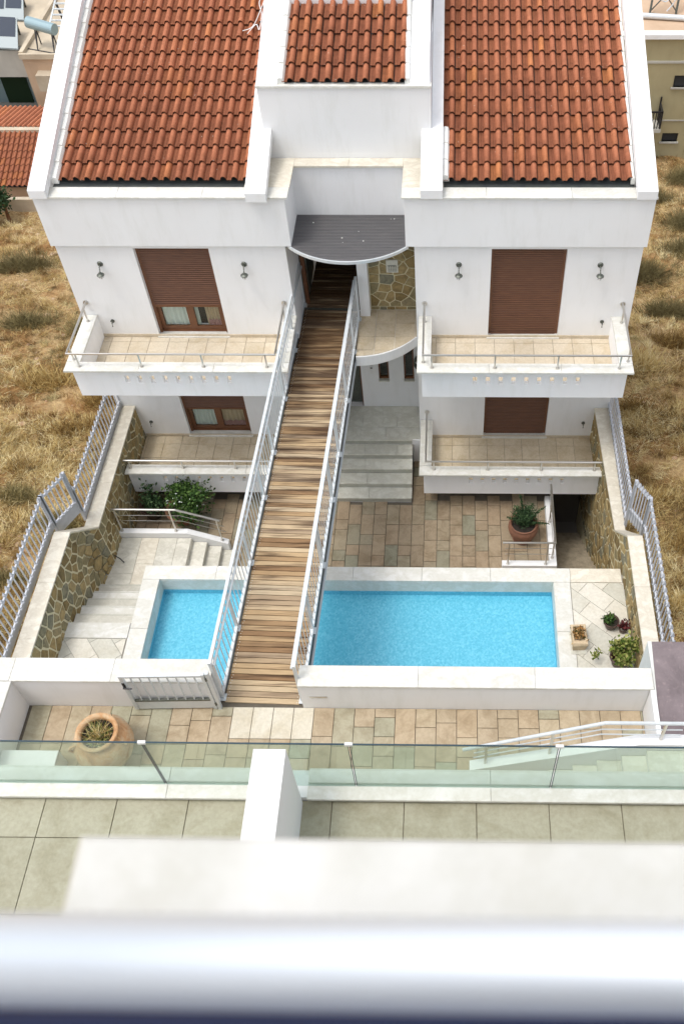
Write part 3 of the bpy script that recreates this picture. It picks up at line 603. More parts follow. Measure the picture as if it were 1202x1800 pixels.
# white mortar flashings along the tiles
def flashing(x0, x1, ya, yb, z0, yr, h=.075):
    y = ya
    while y < yb:
        mb = MB(); z = z0+(y-yr)*PT; ln = ROW*1.02; zb = z0+(y+ln-yr)*PT; xm = (x0+x1)/2
        prof = [(x0, -.05), (x0, h*.8), (x0+(x1-x0)*.3, h), (x0+(x1-x0)*.75, h*.85), (x1, h*.15), (x1, -.05)]
        vs = [(a, y, z+b+.022) for a, b in prof]+[(a, y+ln, zb+b) for a, b in prof]; n = len(prof)
        mb.add(vs, [(k, k+1, n+k+1, n+k) for k in range(n-1)]+[tuple(range(n))]); mb.obj('mortar_flashing', 'plaster_rough', house, fix=False)
        y += ROW
flashing(-7.22, -7.10, .28, 6, 3.38, .30); flashing(3.195, 3.27, .28, 6, 3.38, .30); flashing(-.17, -.055, .30, 1.3, 3.42, .30)
flashing(-3.07, -2.95, 1.25, 3.0, 4.70, 1.25); flashing(-.84, -.74, 1.25, 3.0, 4.70, 1.25)
# loose white cable on the left roof
def curve_pts(pts, n=8):
    out = []; P_ = [Vector(p) for p in pts]; P_ = [P_[0]]+P_+[P_[-1]]
    for i in range(1, len(P_)-2):
        for k in range(n):
            t_ = k/n; a, b, c, d = P_[i-1:i+3]
            out.append(.5*((2*b)+(-a+c)*t_+(2*a-5*b+4*c-d)*t_**2+(-a+3*b-3*c+d)*t_**3))
    return out+[P_[-2]]
def rz(y, d=0.12): return 3.365+(y-.325)*PT+d
cb = MB(); cb.tube(curve_pts([(-3.95, 3.55, rz(3.55)), (-3.80, 3.75, rz(3.75, .14)), (-3.72, 3.6, rz(3.6, .16)), (-3.7, 3.95, rz(3.95, .18)), (-3.78, 4.3, rz(4.3, .14)), (-3.70, 4.6, rz(4.6, .16))]), .009, 6)
cb.tube(curve_pts([(-4.05, 3.62, rz(3.62)), (-3.86, 3.72, rz(3.72, .13)), (-3.72, 4.05, rz(4.05, .2)), (-3.60, 4.35, rz(4.35, .3))]), .008, 6)
tag(cb.obj('cable', 'plastic_white', smooth=True), 'loose white cable looped over the right edge of the left roof', 'cable')
# canopy over the bridge entrance
def arc(cx_, cy_, R, a0, a1, n): return [(cx_+R*math.sin(math.radians(a0+(a1-a0)*k/n)), cy_-R*math.cos(math.radians(a0+(a1-a0)*k/n))) for k in range(n+1)]
cp = arc(-1.94, 1.03, 1.53, -47, 47, 24); pts = [(-3.04, .955), ] + cp + [(-.82, .955)]
can = MB().prism(pts, 2.205, 2.255).obj('entrance_canopy', 'canopy', house)
rid = MB()
for k in range(30):
    y = .9-k*.047
    hw = math.sqrt(max(0, 1.5**2-(1.03-y)**2)) if y < 0.0 else 1.045
    if y < 1.03-1.49: continue
    hw = min(hw, 1.045); rid.box(-1.94-hw, -1.94+hw, y, y+.022, 2.256, 2.262)
rid.obj('canopy_ridges', 'canopy', can, kind='stuff')
sp_ = MB(); rs_ = random.Random(2)
for _ in range(7):
    x = rs_.uniform(-2.8, -1.1); y = rs_.uniform(-.25, .85); q = rs_.uniform(.006, .016); sp_.box(x-q, x+q, y-q*.6, y+q*.6, 2.268, 2.272+q*.5)
sp_.obj('pale_grit', 'plaster_rough', can, kind='stuff')
rim = MB()
for (a, b) in zip(cp[:-1], cp[1:]): rim.bar((a[0], a[1]-.012, 2.225), (b[0], b[1]-.012, 2.225), .03, .06)
rim.obj('canopy_rim', 'galv', can)
# windows --------------------------------------------------------------------
def window(x0, x1, z0, z1, zs, curt):
    """double sash window with roller shutter lowered to zs"""
    wf = MB(); y = .13; w_ = .055
    wf.box(x0, x0+w_, y-.03, y+.10, z0+.02, z1); wf.box(x1-w_, x1, y-.03, y+.10, z0+.02, z1); wf.box(x0+w_, x1-w_, y-.03, y+.10, z1-w_, z1); wf.box(x0+w_, x1-w_, y+.0, y+.10, z0+.02, z0+.07)
    f = wf.obj('window', 'brown', house)
    if zs < z1-.1 and zs > z0+.1:
        xm = (x0+x1)/2
        for a, b in ((x0+w_, xm), (xm, x1-w_)):
            s = MB(); q = .075; zt = z1-w_
            s.box(a, a+q, y+.03, y+.085, z0+.07, zt); s.box(b-q, b, y+.03, y+.085, z0+.07, zt); s.box(a+q, b-q, y+.03, y+.085, z0+.07, z0+.16); s.box(a+q, b-q, y+.03, y+.085, zt-.08, zt)
            s.obj('sash', 'brown', f)
            MB().box(a+q, b-q, y+.052, y+.06, z0+.16, zt-.08).obj('pane', 'glass_clear', f)
        for k, (a, b, mt) in enumerate(curt):
            n = 36; mb = MB(); vs = []
            for i in range(n+1):
                xx = a+(b-a)*i/n; yy = y+.10+.015*math.sin(i*1.1)+.008*math.sin(i*2.7+k)
                vs += [(xx, yy, z0+.05), (xx, yy, z1)]
            mb.add(vs, [(2*i, 2*i+2, 2*i+3, 2*i+1) for i in range(n)]); mb.obj('curtain', mt, f, smooth=True, fix=False)
    MB().box(x0, x1, y+.32, y+.34, z0, z1).obj('dark_room', 'dark_room', f)
    sh = MB(); z = z1-.02; k = 0
    while z > zs+.02:
        sh.add([(x0+w_-.01, y-.022, z), (x1-w_+.01, y-.022, z), (x1-w_+.01, y-.036, z-.02), (x0+w_-.01, y-.036, z-.02), (x0+w_-.01, y-.022, z-.040), (x1-w_+.01, y-.022, z-.040), (x0+w_-.01, y-.010, z-.0475), (x1-w_+.01, y-.010, z-.0475)],
               [(0, 3, 2, 1), (3, 4, 5, 2), (4, 6, 7, 5)]); z -= .0475
    sh.box(x0+w_-.01, x1-w_+.01, y-.008, y, z, z1); sh.obj('roller_shutter', 'shutter', f, kind='stuff')
    sb = MB(); sb.box(x0+w_, x1-w_, y-.045, y-.005, z-.02, z+.02); sb.obj('shutter_bar', 'brown', f)
    slab('window_sill', house, x0-.03, x1+.03, -.045, .135, z0+.045, .045, 'marble', 0, .004)
window(*WL, -.02, 2.163, .70, [(WL[0]+.08, -5.33, 'curtain_pale'), (-5.29, -5.16, 'curtain_pale'), (-5.02, -4.66, 'curtain_sand')])
window(*WL, -3.0, -.85, -2.22, [(WL[0]+.08, -5.33, 'curtain_pale'), (-5.29, -4.66, 'curtain_sand')])
# pink lower curtain bands
for z0, x0 in ((-.02+.05, -4.98), (-3+.05, -5.26)):
    n = 30; mb = MB(); vs = []
    for i in range(n+1):
        xx = x0+(-4.66-x0)*i/n; yy = .203+.006*math.sin(i*1.3); vs += [(xx, yy, z0), (xx, yy, z0+.26+.02*math.sin(i*.9))]
    mb.add(vs, [(2*i, 2*i+2, 2*i+3, 2*i+1) for i in range(n)]); mb.obj('curtain_hem', 'curtain_pink', house, smooth=True, fix=False)
window(*WR, -.02, 2.163, .03, []); window(*WR, -3.0, -.85, -2.95, [])
# balconies --------------------------------------------------------------------
def slot_wall(x0, x1, z0, z1, sx, n, sw, sz0, sz1, y0, y1, name='balcony_parapet'):
    mb = MB(); mb.box(x0, x1, y0, y1, z0, sz0); mb.box(x0, x1, y0, y1, sz1, z1)
    e = x0
    for k in range(n):
        a = sx+k*.2492; mb.box(e, a, y0, y1, sz0, sz1); e = a+sw
    mb.box(e, x1, y0, y1, sz0, sz1); return mb
def balcony(name, x0, x1, z, sx, sides, tile_mat, xt0, left_open=False, right_open=False):
    """x0, x1: outer faces of the side walls; z: floor level"""
    lower = z < -1
    mb = slot_wall(x0, x1, z-.235, z+.53, sx, 9, .085, z+.115 if not lower else z+.125, z+.305 if not lower else z+.30, -1.50, -1.40)
    if 'l' in sides: mb.box(x0, x0+.16, -1.40, 0, z-.235, z+.53)
    if 'r' in sides: mb.box(x1-.16, x1, -1.40, 0, z-.235, z+.53)
    b = mb.obj('balcony', 'plaster_lit', house)
    xi0 = x0+(.16 if 'l' in sides else 0); xi1 = x1-(.16 if 'r' in sides else 0)
    MB().box(xi0, xi1, -1.40, 0, z-.23, z-.022).obj('balcony_slab', 'plaster', b)
    MB().box(xi0, xi1, -1.40, -.001, z-.0215, z-.012).obj('grout_bed', 'grout_light', b)
    # tiles
    w_ = .397; xs_ = [xi0]; x = xt0
    while x < xi1-.02:
        if x > xi0+.05: xs_.append(x)
        x += w_
    xs_.append(xi1); ys_ = [-1.40, -1.19, -.79, -.39, -.02] if not lower else [-1.40, -1.09, -.69, -.27, -.02]
    if not lower: ys_ = [-1.40, -.97, -.57, -.17, -.02]
    for i in range(len(xs_)-1):
        for j in range(len(ys_)-1): slab('floor_tile', b, xs_[i], xs_[i+1], ys_[j], ys_[j+1], z, .012, tile_mat, .004, .002, .0008)
    MB().box(xi0, xi1, -.018, -.002, z-.01, z+.07).obj('skirting', 'floor_tile', b)
    # caps
    cz = z+.57
    cx0 = x0-.09 if 'l' in sides else x0; cx1 = x1+.09 if 'r' in sides else x1
    coping_run(b, cx0, cx1, -1.66, -1.395, cz, .04, 'marble', 1.3, 'cap_slab')
    if 'l' in sides: coping_run(b, cx0, x0+.175, -1.392, -.005, cz, .04, 'marble', 1.5, 'cap_slab', 'y')
    if 'r' in sides: coping_run(b, x1-.175, cx1, -1.392, -.005, cz, .04, 'marble', 1.5, 'cap_slab', 'y')
    return b
balcony('upper left', -7.33, -3.20, 0, -6.354, 'lr', 'floor_tile', -6.99)
balcony('upper right', -.564, 3.387, 0, .422, 'lr', 'floor_tile', -.31)
balcony('lower left', -7.05, -3.20, -3.0, -6.317, 'r', 'floor_tile_low', -6.99)
balcony('lower right', -.585, 3.26, -3.0, .407, 'l', 'floor_tile_low', -.36)
def balcony_rail(path, posts, zc, zr):
    mb = MB(); mb.tube([(x, y, zr) for x, y in path], .024, 10)
    for (x, y) in (path[0], path[-1]):
        if y > -.1: mb.tube([(x, -.03, zr), (x, -.004, zr)], .05, 12)
    r_ = mb.obj('balcony_rail', 'steel', house, smooth=False)
    for x, y in posts:
        p = MB(); p.tube([(x, y, zc), (x, y, zr)], .017, 8); p.tube([(x, y, zc), (x, y, zc+.014)], .034, 12); p.obj('rail_post', 'steel', r_)
balcony_rail([(-7.294, -.005), (-7.294, -1.528), (-3.33, -1.528), (-3.33, -.005)], [(-7.13, -1.53), (-5.93, -1.53), (-4.74, -1.53), (-3.52, -1.53), (-7.29, -.215), (-7.29, -1.336), (-3.33, -.2), (-3.33, -1.336)], .572, .886)
balcony_rail([(-.532, -.005), (-.532, -1.528), (3.389, -1.528), (3.389, -.005)], [(-.367, -1.53), (.834, -1.53), (2.027, -1.53), (3.204, -1.53), (3.389, -.204), (3.389, -1.334), (-.532, -.2), (-.532, -1.38)], .572, .886)
balcony_rail([(-7.06, -1.50), (-3.33, -1.50), (-3.33, -.005)], [(-6.95, -1.50), (-5.80, -1.50), (-4.655, -1.50), (-3.5, -1.5)], -2.428, -2.19)
balcony_rail([(-.530, -.005), (-.530, -1.50), (3.26, -1.50)], [(-.358, -1.50), (.806, -1.50), (1.953, -1.50), (3.10, -1.50), (-.53, -.35)], -2.428, -2.17)
# patio beside the bridge, stone wall, pillar, entrance below
pa = arc(-1.93, .90, 1.50, 0, 56, 16); pp = [(-1.93, .99)] + pa + [(-.706, .0), (-.706, .99)]
pa = [p for p in pa if p[0] < -.71]; pp = [(-1.93, .99)] + pa + [(-.706, -.0), (-.706, .99)]
pat = MB().prism(pp, -.25, -.012).obj('entrance_patio', 'plaster', house)
def clip_poly_rect(poly, x0, x1, y0, y1):
    for nx, ny, d in ((1, 0, x1), (-1, 0, -x0), (0, 1, y1), (0, -1, -y0)):
        poly = clip(poly, nx, ny, d)
        if len(poly) < 3: return []
    return poly
pin = [(-1.925, .86)]+[(x*1.0, y+.035) for x, y in pa]+[(-.71, .02), (-.71, .86)]
for i in range(-1, 4):
    for j in range(5):
        x0 = -1.57+i*.41-.41; y0 = -.62+j*.405-.18
        q = clip_poly_rect(pin, x0+.004, x0+.406, y0+.004, y0+.401)
        if len(q) >= 3: MB().prism(q, -.01, 0.0).obj('floor_tile', 'floor_tile_low', pat)
sw_ = MB().box(-1.70, -.706, .88, 1.05, -.01, 2.2).obj('stone_facing_bed', 'mortar', house)
stones(sw_, -1.695, -.708, .085, 2.1, .21, lambda s, t_: Vector((s, .878, t_)), (0, -1, 0), .010, 1.25, .014, 11)
stones(sw_, -1.695, -.708, .0, .085, .09, lambda s, t_: Vector((s, .878, t_)), (0, -1, 0), .008, 2.2, .014, 12)
MB().box(-1.905, -1.70, .655, 1.3, -.02, 2.2).obj('pillar', 'plaster', house)
# plaque with cast grid on the stone wall
pl = MB().box(-1.325, -1.085, .835, .875, .985, 1.285).obj('wall_plaque', 'marble_grey', None); tag(pl, 'square pale stone plaque with a carved grid on the stone-faced wall', 'plaque')
pg = MB(); pg.box(-1.29, -1.12, .828, .834, 1.02, 1.16); pg.obj('plaque_recess', 'bronze', pl)
pg = MB()
for k in range(5): pg.box(-1.285+k*.034, -1.268+k*.034, .822, .828, 1.03, 1.15)
for k in range(3): pg.box(-1.288, -1.122, .823, .829, 1.045+k*.036, 1.057+k*.036)
pg.obj('plaque_grid', 'marble_grey', pl)
# passage behind the canopy
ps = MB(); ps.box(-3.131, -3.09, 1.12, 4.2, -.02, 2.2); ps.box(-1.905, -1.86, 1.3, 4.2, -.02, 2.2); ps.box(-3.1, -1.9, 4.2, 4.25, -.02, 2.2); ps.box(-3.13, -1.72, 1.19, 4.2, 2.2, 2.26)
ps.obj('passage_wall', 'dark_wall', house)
dj = MB(); dj.box(-3.09, -3.02, 1.06, 1.14, -.02, 2.2); dj.obj('door_jamb', 'brown', house)
dr = MB().box(-3.085, -3.045, 1.16, 2.3, .0, 2.15).obj('passage_door', 'bronze', house)
MB().box(-3.044, -3.02, 1.3, 1.34, .1, 1.9).obj('door_bar', 'steel', dr)
# entrance storey under the patio
en = MB(); y0, y1 = .99, 1.2
xs_ = [-3.13, -2.96, -2.06, -1.655, -1.42, -1.075, -.842, -.704]
en.box(-3.13, -2.96, y0, y1, -5, -.25); en.box(-2.06, -1.655, y0, y1, -5, -.25); en.box(-1.42, -1.075, y0, y1, -5, -.25); en.box(-.842, -.706, y0, y1, -5, -.25)
en.box(-2.96, -2.06, y0, y1, -5, -3.0); en.box(-2.96, -2.06, y0, y1, -.9, -.25)
for a, b in ((-1.655, -1.42), (-1.075, -.842)): en.box(a, b, y0, y1, -5, -2.15); en.box(a, b, y0, y1, -1.15, -.25)
en.box(-3.13, -3.1, -.0, .99, -5, -.26)
en.obj('entrance_wall', 'plaster', house)
for a, b in ((-1.655, -1.42), (-1.075, -.842)):
    wf = MB(); wf.box(a, a+.035, 1.03, 1.1, -2.14, -1.15); wf.box(b-.035, b, 1.03, 1.1, -2.14, -1.15); wf.box(a+.035, b-.035, 1.03, 1.1, -2.14, -2.10); wf.box(a+.035, b-.035, 1.03, 1.1, -1.19, -1.15)
    f = wf.obj('narrow_window', 'brown', house); MB().box(a+.035, b-.035, 1.06, 1.065, -2.10, -1.19).obj('pane', 'glass_clear', f); MB().box(a, b, 1.195, 1.2, -2.15, -1.15).obj('dark_room', 'dark_room', f)
    slab('window_sill', house, a-.005, b+.005, .945, 1.03, -2.135, .035, 'marble_grey', 0, .003)
MB().box(-2.96, -2.06, 1.13, 1.16, -3, -.9).obj('entrance_door', 'bronze', house)
MB().box(-2.085, -2.062, 1.0, 1.13, -3, -.9).obj('entrance_door_jamb', 'brown', house)
ic = MB().box(-1.85, -1.775, .965, .988, -1.93, -1.71).obj('intercom', 'plastic_white'); tag(ic, 'small white intercom on the wall left of the narrow windows', 'intercom')
MB().box(-1.835, -1.79, .958, .965, -1.78, -1.74).obj('intercom_grille', 'bronze', ic)
# coil of cable hung by the right narrow window
co = MB()
for k in range(5): co.tube([(-.775+.05*math.cos(a), .93-.012*k, -1.50-.02*k+.12*math.sin(a)) for a in [i*math.pi/8 for i in range(17)]], .011, 6)
tag(co.obj('cable_coil', 'bronze', smooth=True), 'dark coil of cord hanging beside the right narrow window', 'cord coil')
# landing and entrance stairs ------------------------------------------------
es = thing('entrance_stairs', 'wide pale marble steps from the lower door down to the courtyard', None, kind='structure')
MB().box(-3.10, -.706, -.09, .99, -3.9, -3.031).obj('landing_core', 'plaster', es)
for j, (ya, yb, off) in enumerate(((.66, .985, -.1), (.30, .66, .25), (-.05, .30, .0))):
    x = -3.10+off; xs_ = [-3.10]
    while x < -.75:
        if x > -3.0: xs_.append(x)
        x += .80
    xs_.append(-.708)
    for i in range(len(xs_)-1): slab('landing_slab', es, xs_[i], xs_[i+1], ya, yb, -3.0, .03, 'marble_grey', .0025, .002, .0008)
for k in range(5):
    z = -3.0-.15*k; ya = -.09-.31*k
    if k: MB().box(-3.10, -.88, ya-.0, ya+.31, -3.9, z-.031).obj('step_core', 'plaster', es)
    if k == 0:
        slab('step_tread', es, -3.1, -.885, -.115, -.05, z, .03, 'marble_grey', 0, .003); MB().box(-3.1, -.89, -.0925, -.0905, z-.15, z-.031).obj('riser', 'marble_shade', es); continue
    cuts = [-3.10, -2.35+.2*(k % 2), -2.0+.1*k, -1.28+.06*k, -.87]
    cuts = [-3.10, -2.05+.05*k if k != 1 else -1.95, -.87] if k != 1 else [-3.1, -1.98, -1.22, -.87]
    for i in range(len(cuts)-1): slab('step_tread', es, cuts[i], cuts[i+1], ya-.028, ya+.300, z, .03, 'marble_grey', .0025, .004)
    MB().box(-3.1, -.88, ya-.006, ya-.001, z-.152, z-.031).obj('riser', 'marble_shade', es)
MB().box(-.885, -.88, -.31-.09, -.09, -3.9, -3.15).obj('stair_cheek', 'plaster', es)
# lamps and taps --------------------------------------------------------------
def wall_lamp(x, lab):
    t_ = thing('wall_lamp', lab, 'wall lamp', (x, -.002, 1.79), group='wall lamps on the upper facade'); t_.scale = (.84, .84, .9)
    mb = MB(); mb.tube([(0, 0, .02), (0, -.03, .02)], [.068, .05], 14); mb.obj('back_plate', 'bronze', t_)
    mb = MB(); mb.tube(curve_pts([(0, -.03, .02), (-.0, -.10, .0), (0, -.13, -.06), (0, -.17, -.10)], 4), .014, 8); mb.obj('arm', 'bronze', t_, smooth=True)
    mb = MB(); mb.lathe([(.001, .03), (.03, .03), (.045, .005), (.085, -.02), (.088, -.032), (.05, -.03)], 16, (0, -.17, -.12)); mb.obj('lamp_shade', 'bronze', t_)
    mb = MB(); mb.lathe([(.042, -.03), (.046, -.07), (.034, -.11), (.001, -.12)], 12, (0, -.17, -.12)); mb.obj('lamp_glass', 'plastic_white', t_, smooth=True)
    cg = MB()
    for k in range(4):
        a = k*math.pi/2+.4; cg.tube([(.052*math.cos(a), -.17+.052*math.sin(a), -.15), (.05*math.cos(a), -.17+.05*math.sin(a), -.215), (0, -.17, -.25)], .005, 5)
    cg.obj('lamp_cage', 'bronze', t_)
for x, lab in ((-6.74, 'pewter wall lamp left of the half-open upper left shutter'), (-3.97, 'pewter wall lamp right of the half-open upper left shutter'), (.137, 'pewter wall lamp left of the closed upper right shutter'), (2.83, 'pewter wall lamp right of the closed upper right shutter')): wall_lamp(x, lab)
def tap(x, z, lab):
    mb = MB(); mb.tube([(0, 0, .03), (0, -.015, .03)], .04, 12); mb.tube([(0, -.01, .03), (0, -.07, .02), (0, -.085, -.05)], .013, 8); mb.bar((-.03, -.05, .05), (.03, -.05, .05), .012, .012); mb.tube([(0, -.05, .02), (0, -.05, .055)], .009, 6)
    tag(mb.obj('wall_tap', 'bronze', loc=(x, -.002, z)), lab, 'tap', 'garden taps on the facade')
tap(-6.888, .38, 'small metal tap above the upper left balcony floor'); tap(3.037, .40, 'small metal tap above the upper right balcony floor')
tap(-6.831, -2.57, 'small metal tap above the lower left balcony floor'); tap(2.997, -2.54, 'small metal tap above the lower right balcony floor')
# ------------------------------------------------------------------ courtyard
ZC, ZP = -3.75, -2.30
cy_ = thing('courtyard', 'sunken courtyard floor of brown and grey sandstone pavers', None, kind='structure')
MB().box(-7.3, 2.28, -4.5, .3, ZC-.3, ZC-.022).obj('paving_bed', 'grout', cy_)
r = random.Random(4); W_ = .2845; x = -7.12; col_i = 0
while x < 2.27:
    xe = min(x+W_, 2.27); y = -4.42+r.choice([0, .1425, .285, .43])
    y = -4.42
    first = r.choice([.15, .285, .43, .57])
    while y < -.02:
        L = first if y == -4.42 else (.285 if r.random() < .36 else .57)
        ye = min(y+L, -.01); xm = (x+xe)/2
        under_stairs = -3.0 < x and xe < -.86 and y > -1.66
        deep = y > -1.3 and not (-1.2 < xm < -.4)
        if not under_stairs and not deep and ye-y > .04: slab('paver', cy_, x, xe, y, ye, ZC, .03, 'paver', .005, .004, .002)
        y = ye
    x = xe
# left landing with its steps ---------------------------------------------------
ls = thing('courtyard_stairs', 'pale stone landing and steps between courtyard and pool terrace on the left', None, kind='structure')
ZL = -3.20
MB().box(-7.3, -5.56, -4.35, -2.78, ZC-.2, ZL-.031).obj('landing_core', 'plaster', ls)
for i, (a, b) in enumerate(((-7.14, -6.62), (-6.62, -6.24), (-6.24, -5.85), (-5.85, -5.55))):
    cuts = [(-4.35, -3.75, -3.25, -2.82), (-4.35, -3.5, -2.82), (-4.35, -3.9, -2.82), (-4.35, -2.82)][i]
    for j in range(len(cuts)-1): slab('landing_slab', ls, a, b, cuts[j], cuts[j+1], ZL, .03, 'marble_step' if i != 1 else 'marble_cream', .0025, .002, .001)
for k in range(3):
    x0 = -5.55+.295*k; z = ZL-.1375*(k+1)
    MB().box(x0-.01, x0+.295, -4.4, -2.82, ZC-.2, z-.031).obj('step_core', 'plaster', ls)
    slab('step_tread', ls, x0, x0+.31, -4.4, -2.82, z, .03, 'marble_step', .001, .004)
    MB().box(x0-.001, x0+.008, -4.4, -2.82, z, z+.107).obj('riser', 'marble_step', ls)
ST = [(-4.20, -3.05), (-4.47, -2.90), (-4.74, -2.75), (-5.01, -2.60), (-5.28, -2.45)]
ST = [(-4.13, -3.05), (-4.40, -2.90), (-4.67, -2.75), (-4.94, -2.60), (-5.22, -2.45), (-5.50, -2.30)]
for k, (y, z) in enumerate(ST):
    yn = ST[k+1][0] if k < 5 else -5.80
    MB().box(-7.3, -5.9, yn, y, ZC-.2, z-.031).obj('step_core', 'plaster', ls)
    if k < 5: slab('step_tread', ls, -7.2, -6.08, yn, y+.01, z, .03, 'marble_alternate' if k % 2 == 0 else 'marble', .0015, .004)
    if k < 5: MB().box(-7.2, -6.08, y-.028, y-.014, z, z+.0015).obj('nosing_shade_strip', 'marble_shade', ls)  # dark strip painting a shade line along each tread edge
    MB().box(-7.2, -6.08, y-.0005, y+.006, z-.15, z-.031).obj('riser', 'marble', ls)
# low white wall with its steel railing
lw = MB()
prof = [(-7.09, -3.05), (-5.62, -3.05), (-4.93, -3.36), (-4.80, -3.42), (-4.80, -3.9), (-7.09, -3.9)]
lw.add([(x, -2.81, z) for x, z in prof]+[(x, -2.68, z) for x, z in prof], [tuple(range(6)), tuple(range(6, 12))]+[(i, (i+1) % 6, 6+(i+1) % 6, 6+i) for i in range(6)])
low = lw.obj('low_wall', 'plaster'); tag(low, 'low white wall sloping down beside the left courtyard steps', 'low wall')
rl = thing('handrail', 'steel railing with two thin bars above the left courtyard steps', 'railing')
yv = -2.745
mb = MB(); mb.tube([(-7.16, yv, -2.32), (-5.72, yv, -2.32), (-4.86, yv, -2.68)], .024, 10); mb.obj('top_rail', 'steel', rl)
for d in (.20, .38):
    mb = MB(); mb.tube([(-7.05, yv, -2.32-d), (-5.66+.0, yv, -2.32-d), (-4.80, yv, -2.68-d)], .008, 6); mb.obj('thin_bar', 'steel', rl)
for xa, za, zb in ((-7.02, -3.05, -2.33), (-5.86, -3.05, -2.33), (-4.93, -3.36, -2.66)):
    mb = MB(); mb.tube([(xa, yv, za), (xa, yv, zb)], .017, 8); mb.tube([(xa, yv, za), (xa, yv, za+.012)], .034, 12); mb.obj('rail_post', 'steel', rl)
# right stairwell with L shaped curb
cu = MB(); cu.box(2.14, 2.29, -3.24, -1.3, -4.2, -3.55); cu.box(1.12, 2.14, -3.24, -3.10, -4.2, -3.55); tag(cu.obj('stairwell_curb', 'plaster'), 'L-shaped white curb around the dark right stairwell', 'curb')
rr = thing('handrail', 'L-shaped steel railing on the curb around the right stairwell', 'railing')
mb = MB(); mb.tube([(1.10, -3.19, -2.79), (2.20, -3.19, -2.79), (2.20, -1.60, -2.79)], .024, 10); mb.obj('top_rail', 'steel', rr)
for d in (.20, .40):
    mb = MB(); mb.tube([(1.16, -3.19, -2.79-d), (2.20, -3.19, -2.79-d), (2.20, -1.60, -2.79-d)], .008, 6); mb.obj('thin_bar', 'steel', rr)
for xa, ya in ((1.24, -3.19), (2.05, -3.19), (2.20, -3.02), (2.20, -2.05)):
    mb = MB(); mb.tube([(xa, ya, -3.55), (xa, ya, -2.80)], .017, 8); mb.tube([(xa, ya, -3.55), (xa, ya, -3.538)], .034, 12); mb.obj('rail_post', 'steel', rr)
rs = thing('stairwell', 'dark steps running down beside the right stone wall', None, kind='structure')
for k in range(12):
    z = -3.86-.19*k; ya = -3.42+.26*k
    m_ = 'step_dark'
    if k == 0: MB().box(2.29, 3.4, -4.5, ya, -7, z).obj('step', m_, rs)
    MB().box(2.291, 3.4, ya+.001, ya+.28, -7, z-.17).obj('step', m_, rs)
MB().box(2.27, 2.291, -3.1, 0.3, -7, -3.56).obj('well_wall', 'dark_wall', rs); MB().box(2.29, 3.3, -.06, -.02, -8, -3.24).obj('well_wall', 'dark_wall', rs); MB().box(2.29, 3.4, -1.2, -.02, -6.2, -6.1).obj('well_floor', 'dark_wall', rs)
# ------------------------------------------------------------------ pool
pool = thing('swimming_pool', 'rectangular swimming pool of pale blue mosaic crossed by the wooden bridge', 'pool')
PX0, PX1, PYB, PYN = -5.69, 2.02, -4.50, -7.75
bs = MB()
bs.box(PX0-.2, PX1+.2, PYN-.2, PYB+.2, ZP-1.2, ZP-.50); WZ = ZP-.36
for z0, z1, mt, nm in ((ZP-.50, WZ, 'pool', 'basin'), (WZ, ZP-.041, 'marble_cream', 'basin_rim')):
    b = MB() if nm == 'basin_rim' else bs
    b.box(PX0-.2, PX0, PYN-.2, PYB+.2, z0, z1); b.box(PX1, PX1+.2, PYN-.2, PYB+.2, z0, z1); b.box(PX0, PX1, PYB, PYB+.2, z0, z1); b.box(PX0, PX1, PYN-.2, PYN, z0, z1)
    b.obj(nm, 'marble' if nm == 'basin_rim' else mt, pool)
wm = MB(); wm.add([(PX0+.001, PYN+.001, WZ), (PX1-.001, PYN+.001, WZ), (PX1-.001, PYB-.001, WZ), (PX0+.001, PYB-.001, WZ)], [(0, 1, 2, 3)])
tag(wm.obj('water', 'water', kind='structure'), 'still clear pool water with fine ripples')
# outer wall of the raised pool and its coping
ow = MB(); ow.box(-5.95, 3.37, -4.28, -4.24, -4.2, ZP-.042); ow.box(-5.98, -5.94, -5.8, -4.28, -4.2, ZP-.042); ow.obj('pool_outer_wall', 'plaster', pool)
xs_ = [-6.03, -4.6, -3.3, -1.9, -.55, .8, 2.36]
for i in range(len(xs_)-1): slab('coping_slab', pool, xs_[i], xs_[i+1], PYB, -4.17, ZP, .04, 'marble', .0025, .004)
slab('coping_slab', pool, 2.36, 3.36, PYB, -4.17, ZP, .04, 'marble_cream', .0025, .004)
ys_ = [-8.0, -6.9, -5.62, PYB]
for i in range(3):
    slab('coping_slab', pool, -6.03, PX0, ys_[i], ys_[i+1], ZP, .04, 'marble', .0025, .004)
    slab('coping_slab', pool, PX1, 2.345, ys_[i], ys_[i+1], ZP, .04, 'marble', .0025, .004)
